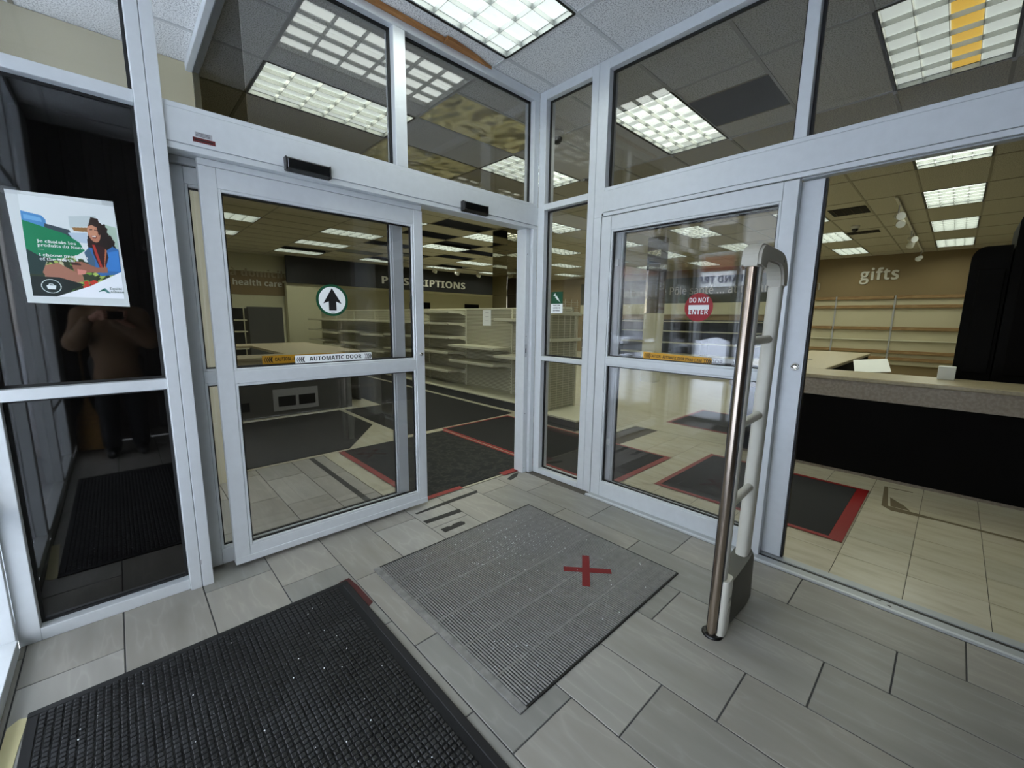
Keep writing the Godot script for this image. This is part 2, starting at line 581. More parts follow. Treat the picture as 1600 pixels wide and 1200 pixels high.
func storefront_b():
	var ax = "z"
	var t = setting("trim_7", "corner jamb where the two glass walls meet")
	obj("post", bx(ax, -0.0, 0.07, 0, CE, 0, 0.11), M.aluminium, t)
	t = setting("trim_8", "double post between narrow sidelight and right door")
	obj("post", bx(ax, 0.512, 0.572, 0, CE, 0, 0.11), M.aluminium, t)
	obj("post", bx(ax, 0.574, 0.642, 0, 2.135, 0, 0.11), M.aluminium, t)
	obj("post", bx(ax, 0.574, 0.66, 2.135, CE, 0, 0.11), M.aluminium, t)
	t = setting("trim_9", "cross bars of the narrow sidelight")
	for r in [[0.0, 0.047], [1.034, 1.072], [2.28, 2.328], [3.12, CE]]:
		obj("rail", bx(ax, 0.07, 0.512, r[0], r[1], 0, 0.11), M.aluminium, t)
	var n = 5
	for r in [[0.047, 1.034], [1.072, 2.28], [2.328, 3.12]]:
		var w = setting("window_%d" % n, ["lower", "middle", "top"][n - 5] + " pane of the narrow sidelight")
		glazed(w, ax, 0.07, 0.512, r[0], r[1], 0.05, M.glass)
		n += 1
	t = setting("trim_10", "wide aluminium header over the right sliding door")
	obj("cover", bx(ax, 0.66, 3.2, 2.165, 2.31, -0.004, 0.075), M.aluminium, t)
	obj("cover_lip", bx(ax, 0.66, 3.2, 2.311, 2.335, 0.0, 0.11), M.aluminium, t)
	obj("cover_lip", bx(ax, 0.642, 3.2, 2.138, 2.164, 0.0, 0.075), M.aluminium, t)
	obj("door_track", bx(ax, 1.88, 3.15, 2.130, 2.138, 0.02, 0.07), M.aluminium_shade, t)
	t = setting("trim_11", "aluminium bars framing the right transom")
	obj("mullion", bx(ax, 1.828, 1.885, 2.335, 3.12, 0, 0.11), M.aluminium, t)
	obj("head", bx(ax, 0.66, 3.2, 3.12, CE, 0, 0.11), M.aluminium, t)
	obj("end_post", bx(ax, 3.15, 3.2, 0, 2.138, 0, 0.11), M.aluminium, t)
	obj("end_post", bx(ax, 3.2, 3.6, 0, CE, 0, 0.11), M.aluminium, t)
	obj("jamb", bx(ax, 3.15, 3.2, 2.335, 3.12, 0, 0.11), M.aluminium, t)
	for r in [[8, 0.66, 1.828, "left"], [9, 1.885, 3.15, "right"]]:
		var w = setting("window_%d" % r[0], r[3] + " pane of the right transom")
		glazed(w, ax, r[1], r[2], 2.335, 3.12, 0.05, M.glass_tinted, 0.016)
	var d = setting("door_3", "fixed glass leaf of the right opening with the red entry sign")
	leaf(d, ax, 0.648, 1.878, 0.004, 2.132, 0.0, [0.082, 0.072], [[0.004, 0.118], [1.060, 1.106], [2.035, 2.132]], M.glass)
	d = setting("door_4", "sliding glass leaf of the right opening, standing behind the fixed leaf")
	leaf(d, ax, 0.70, 1.977, 0.012, 2.128, 0.058, [0.085, 0.10], [[0.012, 0.11], [1.06, 1.11], [2.03, 2.128]], M.glass_clear)
	var k = obj("lock_cylinder", lathe([Vector2(0.021, 0), Vector2(0.021, 0.004), Vector2(0.016, 0.007), Vector2(0.015, 0.005), Vector2(0.004, 0.005)], 24), M.chrome, d)
	k.transform = Transform3D(Basis(Vector3.FORWARD, -PI / 2), Vector3(0.058, 1.145, 1.94))
	k.rotation = Vector3(0, 0, PI / 2)
	obj("brush_seal", bx(ax, 1.9775, 1.987, 0.012, 2.128, 0.066, 0.10, 0.0), M.gasket, d)
	for y in [0.42, 1.78]:
		obj("guide_bracket", bx(ax, 0.745, 0.775, y, y + 0.05, 0.046, 0.057, 0.002), M.white_print, d)
	t = setting("trim_12", "ribbed aluminium threshold under the right doors")
	obj("plate", one(-0.068, 0.10, -0.004, 0.006, 0.642, 3.2, 0.003), M.aluminium_shade, t)
	obj("rib", one(-0.062, -0.045, 0.006, 0.010, 0.642, 3.2, 0.003), M.aluminium, t)
	obj("guide_slot", one(0.012, 0.03, 0.006, 0.0066, 0.642, 3.2), M.gasket, t)
	obj("rib", one(0.035, 0.05, 0.006, 0.0105, 1.98, 3.2, 0.003), M.aluminium_shade, t)
	for q in [[-0.02, 2.47], [0.0, 2.43]]:
		obj("screw_hole", one(q[0] - 0.004, q[0] + 0.004, 0.006, 0.0066, q[1] - 0.008, q[1] + 0.008), M.black_plastic, t)

func street_wall():
	# wall C: the glazed street front, x = -3.1
	var t = setting("trim_13", "aluminium frame of the street front")
	var zs = [[0.0, 0.03], [0.48, 0.55], [1.02, 1.09], [2.14, 2.22], [3.05, 3.15]]
	for q in zs:
		part("post", M.aluminium, t, -3.2, -3.1, 0, CE, q[0], q[1], 0.002)
	for i in 4:
		for r in [[0.0, 0.055], [0.58, 0.62], [2.285, 2.335], [3.12, CE]]:
			if r[0] == 0.58 and i in [1, 2]:
				continue
			part("rail", M.aluminium, t, -3.19, -3.095 if r[0] == 0.0 else -3.11, r[0], r[1], zs[i][1], zs[i + 1][0], 0.002)
		var w = setting("window_%d" % (11 + i), "street front pane at the left edge")
		part("pane", M.glass_clear, w, -3.153, -3.147, 0.055, CE - 0.065, zs[i][1], zs[i + 1][0])
	# the display alcove's street windows
	for q in [[-0.55, -0.48], [-0.98, -0.9], [-1.36, -1.3], [-1.62, -1.52]]:
		part("post", M.aluminium, t, -3.2, -3.1, 0, CE, q[0], q[1], 0.002)
	part("rail", M.aluminium, t, -3.19, -3.11, 0.0, 0.12, -1.52, 0.0, 0.002)
	part("rail", M.aluminium, t, -3.19, -3.11, 0.66, 0.72, -1.52, 0.0, 0.002)
	var w2 = setting("window_15", "street window of the display alcove")
	part("pane", M.glass_clear, w2, -3.153, -3.147, 0.12, CE, -1.52, 0.0)
	var wl = setting("wall_west", "white end wall of the street front")
	part("plaster", M.wall_beige, wl, -3.3, -3.1, 0, 3.9, -13.0, -1.62)
	part("plaster", M.facade_light, wl, -3.3, -3.1, 0, CE, 3.15, 3.6)
	part("plaster", M.facade_light, wl, -3.3, -3.1, CE, 3.9, -1.62, 3.6)

# ---------------------------------------------------------------- ceiling
func cell(c, r):
	return Rect2(0.72 + 1.22 * c, 0.145 + 0.61 * r, 1.22, 0.61)

func ceiling_and_lamps():
	var ce = setting("ceiling", "suspended ceiling of two by four foot boards")
	var voids = {Vector2i(1, -8): 1, Vector2i(1, -10): 1, Vector2i(2, -11): 1, Vector2i(3, -14): 1, Vector2i(1, -13): 1, Vector2i(0, -17): 1, Vector2i(2, -17): 1, Vector2i(1, -16): 1, Vector2i(4, -17): 1, Vector2i(3, -12): 1, Vector2i(3, -10): 1, Vector2i(2, -15): 1}
	var gold = {Vector2i(-1, -2): 1, Vector2i(-1, -4): 1}
	var lamps = []
	for c in range(-4, 10):
		for r in range(-22, 6):
			var q = cell(c, r)
			var x0 = maxf(q.position.x, -3.1)
			var x1 = minf(q.end.x, 12.4)
			var z0 = maxf(q.position.y, -13.0)
			var z1 = minf(q.end.y, 3.6)
			if x1 - x0 < 0.05 or z1 - z0 < 0.05:
				continue
			if voids.has(Vector2i(c, r)):
				# a board is missing: the dark hollow above shows
				continue
			if c % 2 == 0 and posmod(r, 3) == 0 and Vector2i(c, r) not in [Vector2i(-2, -6), Vector2i(-2, 3)] and x1 - x0 > 1.0 and z1 - z0 > 0.5:
				lamps.append(Vector2i(c, r))
				continue
			if gold.has(Vector2i(c, r)):
				part("mirrored_board", M.mirror_board, ce, x0 + 0.004, x1 - 0.004, CE + 0.004, CE + 0.012, z0 + 0.004, z1 - 0.004)
				continue
			var m = M.ceiling_board if (x1 < 2.0 and z1 > -1.2) else M.shop_board
			if c == 0 and r == 1:
				part("ceiling_board", m, ce, x0 + 0.004, 0.985, CE + 0.004, CE + 0.02, z0 + 0.004, z1 - 0.004)
				part("ceiling_board", m, ce, 1.598, x1 - 0.004, CE + 0.004, CE + 0.02, z0 + 0.004, z1 - 0.004)
				continue
			part("ceiling_board", m, ce, x0 + 0.004, x1 - 0.004, CE + 0.004, CE + 0.02, z0 + 0.004, z1 - 0.004)
	for r in range(-21, 7):
		var z = 0.145 + 0.61 * r
		if z > -13.0 and z < 3.6:
			if z > -1.4:
				part("tee_bar", M.tee, ce, -3.1, 2.0, CE, CE + 0.006, z - 0.012, z + 0.012)
				part("tee_bar", M.shop_tee, ce, 2.0, 12.4, CE, CE + 0.006, z - 0.012, z + 0.012)
			else:
				part("tee_bar", M.shop_tee, ce, -3.1, 12.4, CE, CE + 0.006, z - 0.012, z + 0.012)
	for c in range(-3, 10):
		var x = 0.72 + 1.22 * c
		part("tee_bar", M.tee if x < 2.1 else M.shop_tee, ce, x - 0.012, x + 0.012, CE - 0.0005, CE + 0.0055, -1.4, 3.6)
		part("tee_bar", M.shop_tee, ce, x - 0.012, x + 0.012, CE - 0.0005, CE + 0.0055, -13.0, -1.4)
	# lamps
	glow(mat("diffuser", Color(0.9, 0.93, 0.92), 0.5), Color(0.93, 0.98, 0.96), GLOW_V)
	glow(mat("diffuser_shop", Color(0.9, 0.93, 0.92), 0.5), Color(0.94, 0.98, 0.95), GLOW_S)
	glow(mat("diffuser_yellow", Color(0.9, 0.8, 0.4), 0.5), Color(1.0, 0.80, 0.30), 0.85)
	mat("louver", Color(0.45, 0.465, 0.46), 0.45, 0.3)
	var proto = {}
	for v in lamps:
		var q = cell(v.x, v.y)
		var at = Vector3(q.get_center().x, CE, q.get_center().y)
		var inside = v == Vector2i(-2, 0)
		var kind = "v" if inside else ("y" if v == Vector2i(0, 3) else "s")
		var lab = ""
		var grp = ""
		if inside:
			lab = "bright louvered ceiling light inside the vestibule, above the grey floor grille"
		elif kind == "y":
			lab = "louvered ceiling light with one yellow column, seen through the right transom"
		elif v == Vector2i(0, 0):
			lab = "louvered ceiling light behind the middle transom pane, beside the dark air vent"
		elif v == Vector2i(-2, -3):
			lab = "long louvered ceiling light seen through the left pane of the left transom"
		elif v == Vector2i(0, -3):
			lab = "louvered ceiling light behind the right end of the left transom"
		elif v == Vector2i(-2, 3):
			lab = "louvered ceiling light over the back of the vestibule, above the photographer"
		elif v.y == 3:
			lab = "%s louvered ceiling light of the row leading to the wall lettered gifts" % ["", "", "nearest", "", "second", "", "third", "", "farthest"][v.x]
			grp = "ceiling lights over the right counter"
		else:
			var rows = ["second row to the right", "", "", "first row beside the vestibule", "", "", "first row", "", "", "second row", "", "", "third row", "", "", "fourth row", "", "", "fifth row", "", "", "sixth row", "", "", "seventh row"]
			var cols = {-2: "leftmost", 0: "second", 2: "third", 4: "fourth", 6: "fifth", 8: "rightmost"}
			lab = "shop ceiling light, %s column, %s behind the left glass wall" % [cols[v.x], rows[3 - v.y] if v.y < 0 else "row level with the vestibule"]
			grp = "distant shop ceiling lights"
		var o
		if proto.has(kind):
			o = proto[kind].duplicate()
			o.name = numbered("ceiling_light")
			add_child(o)
			o.position = at
			o.remove_meta("group")
			tag(o, lab, "ceiling light", grp)
		else:
			o = thing("ceiling_light", lab, "ceiling light", at, 0.0, grp)
			if kind != "v" or true:
				proto[kind] = o
			var a = 0.605
			var b = 0.30
			for s in [-1, 1]:
				part("rim", M.lamp_rim, o, -a, a, -0.002, 0.07, s * b - 0.012, s * b + 0.005, 0.001)
				part("rim", M.lamp_rim, o, s * a - 0.012, s * a + 0.005, -0.002, 0.07, -b, b, 0.001)
			for k in 4:
				var z = -b + 0.012 + k * 0.144
				var dm = M.diffuser if kind == "v" else (M.diffuser_yellow if kind == "y" and k == 2 else M.diffuser_shop)
				part("diffuser", dm, o, -a, a, 0.036, 0.042, z, z + 0.144)
			# parabolic blades: thick above, thin below
			for k in 5:
				var z = -b + 0.012 + k * 0.144
				obj("louver_blade", blade(1.19, 0.030, 0), M.louver, o).position = Vector3(0, 0, z)
			for k in 7:
				obj("louver_blade", blade(0.58, 0.030, 1), M.louver, o).position = Vector3(-0.594 + k * 0.198, 0, 0)
			area_light(o, Vector3(0, 0.033, 0), 1.16, 0.56, LAMP_V if kind == "v" else (LAMP_S * 2.5 if v.y <= -6 else LAMP_S), Color(0.97, 1.0, 0.97) if kind == "v" else Color(0.98, 1.0, 0.92))

func blade(l, h, turn):
	var key = "blade%s" % [[l, h, turn]]
	if not meshes.has(key):
		var pts = []
		for i in 5:
			var t = i / 4.0
			pts.append(Vector2(0.0012 + 0.0025 * t * t, t * h))
		for i in 5:
			var t = 1.0 - i / 4.0
			pts.append(Vector2(-0.0012 - 0.0025 * t * t, t * h))
		var xf = Transform3D(Basis(Vector3.UP, PI / 2), Vector3(-l / 2, 0, 0)) if turn == 0 else Transform3D(Basis(), Vector3(0, 0, -l / 2))
		meshes[key] = prism(S(), pts, l, xf).commit()
	return meshes[key]

# ---------------------------------------------------------------- floors
func floor_piece(called, parent, x0, x1, z0, z1, m, gap, b = 0.0015):
	var sx = snappedf(x1 - x0 - gap, 0.001)
	var sz = snappedf(z1 - z0 - gap, 0.001)
	if sx < 0.01 or sz < 0.01:
		return
	var key = "tile %.3f %.3f" % [sx, sz]
	if not meshes.has(key):
		meshes[key] = box(S(), Vector3(-sx / 2, -0.01, -sz / 2), Vector3(sx / 2, 0, sz / 2), b).commit()
	obj(called, meshes[key], m, parent).position = Vector3((x0 + x1) / 2, 0, (z0 + z1) / 2)

func floors():
	var f = setting("floor", "grey stone-look plank tiles laid in staggered rows")
	part("screed", M.grout, f, -3.1, -0.068, -0.12, -0.0025, -0.105, 3.6)
	for k in range(0, 11):
		var x1 = -0.07 - 0.301 * k
		var x0 = maxf(x1 - 0.301, -3.1)
		if x1 < -3.09:
			break
		var zj = 2.12 - 0.203 * k - 0.61 * 8
		while zj < 3.6:
			var z0 = maxf(zj, -1.70 if x1 < -1.14 else -0.10)
			var z1 = minf(zj + 0.61, 3.59)
			zj += 0.61
			if z1 - z0 < 0.02:
				continue
			# wholly under the grille or the black mat
			if x0 > -1.74 and x1 < -0.56 and z0 > 0.5 and z1 < 1.61:
				continue
			floor_piece("floor_tile", f, x0, x1, z0, z1, M["tile%d" % rng.randi_range(0, 5)], 0.005)
	f = setting("floor_001", "beige square shop floor tiles beyond the doors")
	part("screed", M.beige_grout, f, -0.068, 12.4, -0.12, -0.0015, -0.105, 3.6)
	part("screed", M.beige_grout, f, -3.1, 12.4, -0.12, -0.0115, -13.0, -0.105)
	var count = 0
	for i in range(0, 41):
		for j in range(-48, 12):
			var x0 = 0.10 + 0.305 * i
			var z0 = 1.90 + 0.305 * (j - 4)
			var near = x0 < 2.2 and z0 > -0.2 and z0 < 3.3
			if not near:
				continue
			if x0 > 0.6 and x0 < 1.45 and z0 > 0.95 and z0 < 1.9:
				continue
			if x0 > 0.2 and x0 < 1.05 and z0 < 0.32:
				continue
			floor_piece("floor_tile", f, x0, x0 + 0.305, z0, z0 + 0.305, M["beige_tile%d" % rng.randi_range(0, 3)], 0.003, 0.0008)
			count += 1
	# farther away the tiles are too small to tell apart: strips of the same material
	var m = M.beige_tile1
	stuff(part("far_tiles", m, f, 2.24, 12.4, -0.01, 0, -13.0, 3.59))
	stuff(part("far_tiles", m, f, 0.10, 2.237, -0.01, 0, -13.0, -0.245))
	stuff(part("far_tiles", m, f, -3.1, -1.272, -0.01, 0, -13.0, -1.705))
	stuff(part("far_tiles", m, f, -1.27, 0.097, -0.01, 0, -13.0, -0.108))
	stuff(part("far_tiles", m, f, 0.1, 2.237, -0.01, 0, 3.12, 3.59))
	# grime left where a fixture once stood in front of the counter
	var st = S()
	flat(st, [Vector2(1.50, 2.30), Vector2(2.02, 2.27), Vector2(2.03, 2.295), Vector2(1.52, 2.335)], 0.0, 0.0008)
	flat(st, [Vector2(1.43, 2.36), Vector2(1.50, 2.30), Vector2(1.525, 2.32), Vector2(1.50, 2.62), Vector2(1.505, 3.3), Vector2(1.465, 3.3), Vector2(1.465, 2.62)], 0.0, 0.0008)
	flat(st, [Vector2(2.0, 2.30), Vector2(2.02, 2.30), Vector2(2.03, 2.45), Vector2(2.01, 2.45)], 0.0, 0.0007)
	flat(st, [Vector2(1.53, 2.35), Vector2(1.75, 2.33), Vector2(1.62, 2.42), Vector2(1.53, 2.46)], 0.0, 0.0006)
	stuff(obj("grime_mark", st, M.grime, f))

# ---------------------------------------------------------------- mats and tape
func rect_pts(x0, x1, z0, z1):
	return [Vector2(x0, z0), Vector2(x1, z0), Vector2(x1, z1), Vector2(x0, z1)]

func tape_ring(o, x0, x1, z0, z1, w, wr = 0.0):
	# red tape along the four edges; wr = width on the z1 side
	if wr == 0.0:
		wr = w
	for q in [[x0 - w, x1 + w, z0 - w, z0], [x0 - w, x1 + w, z1, z1 + wr], [x0 - w, x0, z0, z1], [x1, x1 + w, z0, z1]]:
		obj("tape", flat(S(), rect_pts(q[0], q[1], q[2], q[3]), 0.0045, 0.0062), M.red_tape, o)

func mats_and_tape():
	# rubber mat with a grid of scraper nubs
	var o = thing("scraper_mat", "large black rubber scraper mat with rows of small nubs, in front of the dark window", "floor mat")
	var x0 = -3.03
	var x1 = -1.915
	var z0 = 0.47
	var z1 = 2.30
	part("base", M.carpet_black, o, x0, x1, 0.001, 0.006, z0, z1, 0.003)
	for q in [[x0, x1, z0, z0 + 0.03], [x0, x1, z1 - 0.03, z1], [x0, x0 + 0.03, z0 + 0.03, z1 - 0.03], [x1 - 0.032, x1, z0 + 0.03, z1 - 0.03]]:
		part("edge", M.rubber_black, o, q[0], q[1], 0.0012, 0.0085, q[2], q[3], 0.004)
	var nub = BoxMesh.new()
	var st = S()
	box(st, Vector3(-0.008, 0, -0.008), Vector3(0.008, 0.0055, 0.008), 0.0032)
	var mm = MultiMesh.new()
	mm.transform_format = MultiMesh.TRANSFORM_3D
	mm.mesh = st.commit()
	var xs = []
	var step = 0.0205
	var nx = int((x1 - x0 - 0.072) / step)
	var nz = int((z1 - z0 - 0.07) / step)
	mm.instance_count = nx * nz
	for i in nx:
		for j in nz:
			var h = rng.randf_range(0.55, 1.1)
			mm.set_instance_transform(i * nz + j, Transform3D(Basis(Vector3.UP, rng.randf_range(-0.1, 0.1)).scaled(Vector3(rng.randf_range(0.85, 1.05), h, rng.randf_range(0.85, 1.05))), Vector3(x0 + 0.04 + step * i, 0.0055, z0 + 0.04 + step * j)))
	var mi = MultiMeshInstance3D.new()
	mi.multimesh = mm
	mi.material_override = M.nub
	mi.name = "nubs"
	o.add_child(mi)
	stuff(mi)
	o = obj("red_tape", flat(S(), [Vector2(-1.94, 0.455), Vector2(-1.895, 0.452), Vector2(-1.886, 0.55), Vector2(-1.885, 0.72), Vector2(-1.915, 0.74), Vector2(-1.913, 0.48), Vector2(-1.97, 0.468)], 0.0004, 0.0022), mat("tape_dark_red", Color(0.25, 0.035, 0.04), 0.6), self)
	tag(o, "dark red tape remnant on the far right corner of the black scraper mat", "tape")
	o = obj("painted_sun_strip", flat(S(), [Vector2(-3.075, 0.50), Vector2(-3.05, 0.475), Vector2(-3.028, 0.485), Vector2(-3.036, 0.60), Vector2(-3.05, 0.95), Vector2(-3.085, 0.95)], 0.0004, 0.0024), M.painted_sun_strip, self)  # pale strip painted in where sunlight catches the mat edge
	tag(o, "pale strip painted as sunlight along the left edge of the black scraper mat", "tape")
	# recessed entrance grille
	o = thing("entrance_grille", "square grey metal entrance grille of fine ribs set into the tiles", "floor grille")
	x0 = -1.765
	x1 = -0.535
	z0 = 0.472
	z1 = 1.637
	part("pit", M.grille_pit, o, x0, x1, 0.0004, 0.0015, z0, z1)
	for q in [[x0, x0 + 0.035, z0, z1], [x1 - 0.008, x1, z0, z1], [x0 + 0.035, x1 - 0.008, z0, z0 + 0.008], [x0 + 0.035, x1 - 0.008, z1 - 0.008, z1]]:
		part("frame", M.grille_metal if q[1] - q[0] > 0.02 and q[3] - q[2] > 0.5 else M.gasket, o, q[0], q[1], 0.001, 0.0075, q[2], q[3], 0.001)
	st = S()
	var n = 92
	for i in n:
		var x = x0 + 0.042 + i * (x1 - x0 - 0.054) / (n - 1)
		box(st, Vector3(x - 0.0037, 0.0015, z0 + 0.009), Vector3(x + 0.0037, 0.0075, z1 - 0.009), 0.0012)
	stuff(obj("ribs", st, M.grille_metal, o))
	for i in 5:
		var z = z0 + 0.17 + i * 0.205
		part("cross_rod", M.grille_metal, o, x0 + 0.035, x1 - 0.008, 0.002, 0.0066, z - 0.004, z + 0.004)
	# the red cross
	o = thing("tape_cross", "red tape cross stuck on the metal entrance grille", "tape", Vector3(-0.895, 0.0076, 1.276))
	for q in [[Vector2(-0.085, -0.093), Vector2(0.09, 0.103)], [Vector2(0.112, -0.088), Vector2(-0.118, 0.087)]]:
		var d = (q[1] - q[0]).normalized() * 1.0
		var p = Vector2(-d.y, d.x) * 0.021
		obj("strip", flat(S(), [q[0] - p, q[1] - p, q[1] + p, q[0] + p], 0.0, 0.0012 if q[0].x < 0 else 0.0019), M.red_tape_worn, o)
	# salt grains
	st = S()
	box(st, Vector3(-0.0016, 0, -0.0014), Vector3(0.0016, 0.0022, 0.0014), 0.0007)
	mm = MultiMesh.new()
	mm.transform_format = MultiMesh.TRANSFORM_3D
	mm.mesh = st.commit()
	var spots = []
	for i in 330:
		var p = Vector2(rng.randf_range(-1.7, -0.6), rng.randf_range(0.5, 1.6))
		if rng.randf() < 0.72:
			p = Vector2(-1.0 + rng.randfn(0, 0.2), 0.78 + rng.randfn(0, 0.13))
		if p.x > -1.72 and p.x < -0.56 and p.y > 0.49 and p.y < 1.62:
			spots.append(Vector3(p.x, 0.0077, p.y))
	for i in 45:
		spots.append(Vector3(rng.randf_range(-2.9, -2.0), 0.0105, rng.randf_range(0.55, 1.7)))
	mm.instance_count = spots.size()
	for i in spots.size():
		var s = rng.randf_range(0.5, 1.6)
		mm.set_instance_transform(i, Transform3D(Basis(Vector3.UP, rng.randf() * TAU).scaled(Vector3.ONE * s), spots[i]))
	mi = MultiMeshInstance3D.new()
	mi.multimesh = mm
	mi.material_override = M.salt
	mi.name = "salt_grains"
	add_child(mi)
	tag(mi, "white road salt grains scattered over the grille and the black mat", "salt")
	stuff(mi)
	# black tape strips left on the tiles by the left opening
	var strips = [
		[[Vector2(-1.262, 0.166), Vector2(-0.965, 0.176), Vector2(-0.975, 0.228), Vector2(-1.262, 0.213)], "long dark tape strip on the tiles, middle one before the left opening"],
		[[Vector2(-1.235, 0.340), Vector2(-1.18, 0.338), Vector2(-1.16, 0.352), Vector2(-1.13, 0.337), Vector2(-1.07, 0.341), Vector2(-1.055, 0.365), Vector2(-1.07, 0.39), Vector2(-1.235, 0.394)], "short rounded dark tape strip on the tiles nearest the metal grille"],
		[[Vector2(-1.245, 0.028), Vector2(-0.9, 0.004), Vector2(-0.66, 0.0), Vector2(-0.68, 0.042), Vector2(-0.95, 0.05), Vector2(-1.24, 0.048)], "thin dark tape strip on the tiles along the left door track"],
		[[Vector2(-0.315, -0.01), Vector2(-0.20, -0.06), Vector2(-0.125, -0.06), Vector2(-0.20, 0.0), Vector2(-0.30, 0.028)], "small torn dark tape patch near the foot of the lock jamb"]]
	for q in strips:
		o = obj("black_tape", flat(S(), q[0], 0.0003, 0.0014), M.black_tape, self)
		o.name = numbered("black_tape_strip")
		tag(o, q[1], "tape")
	o = obj("black_tape_strip", flat(S(), rect_pts(-1.42, -1.375, -1.69, -0.16), 0.0003, 0.0014), M.black_tape, self)
	o.name = numbered("black_tape_strip")
	tag(o, "long dark strip on the floor behind the left sliding door", "tape")
	# mats beyond the left opening
	o = thing("entrance_mat", "stained dark carpet mat just inside the left opening", "floor mat")
	part("carpet", M.carpet_stained, o, -1.09, 0.155, 0.001, 0.007, -1.70, -0.13, 0.003)
	for q in [[-1.13, -1.075, -1.68, -0.2], [-0.28, 0.12, -0.155, -0.085], [-1.1, -0.72, -0.15, -0.10], [0.148, 0.175, -1.7, -0.13]]:
		obj("tape", flat(S(), rect_pts(q[0], q[1], q[2], q[3]), 0.0072, 0.0085), M.red_tape, o)
	o = thing("entrance_mat", "charcoal carpet mat behind the narrow sidelight, edged with red tape", "floor mat")
	part("carpet", M.carpet_dark, o, 0.235, 1.30, 0.001, 0.006, -1.75, 0.63, 0.003)
	tape_ring(o, 0.235, 1.30, -1.75, 0.63, 0.032, 0.06)
	o = thing("entrance_mat", "charcoal carpet mat edged with bright red tape in front of the dark counter", "floor mat")
	part("carpet", M.carpet_charcoal, o, 0.60, 1.74, 0.001, 0.006, 0.95, 2.12, 0.003)
	tape_ring(o, 0.60, 1.74, 0.95, 2.12, 0.04, 0.075)
	o = thing("entrance_mat", "small distant dark blue mat seen through the right fixed door leaf", "floor mat")
	part("carpet", M.carpet_charcoal, o, 2.78, 3.9, 0.001, 0.006, -0.03, 0.75, 0.003)
	tape_ring(o, 2.78, 3.9, -0.03, 0.75, 0.04)
	o = thing("carpet_runner", "near black carpet in front of the long shelving run", "floor mat")
	obj("carpet", flat(S(), [Vector2(-0.28, -1.82), Vector2(1.50, -1.85), Vector2(1.52, -8.5), Vector2(0.30, -8.5), Vector2(0.30, -3.64), Vector2(-0.28, -3.64)], 0.001, 0.005), M.carpet_dark, o)
	o = thing("carpet_runner", "near black carpet in front of the low grey counter", "floor mat")
	obj("carpet", flat(S(), [Vector2(-2.04, -1.74), Vector2(-0.98, -1.76), Vector2(-0.36, -2.55), Vector2(-0.36, -3.66), Vector2(-2.04, -3.66)], 0.001, 0.005), M.carpet_dark, o)

# ---------------------------------------------------------------- stickers
func chevrons(st, n, x, step, h, dir, xf):
	for i in n:
		var c = x + i * step
		var w = 0.0035 + 0.0012 * i
		prism(st, [Vector2(c + dir * 0.008, h), Vector2(c + dir * 0.008 + w, h), Vector2(c + w, 0), Vector2(c + dir * 0.008 + w, -h), Vector2(c + dir * 0.008, -h), Vector2(c, 0)], 0.0008, xf)

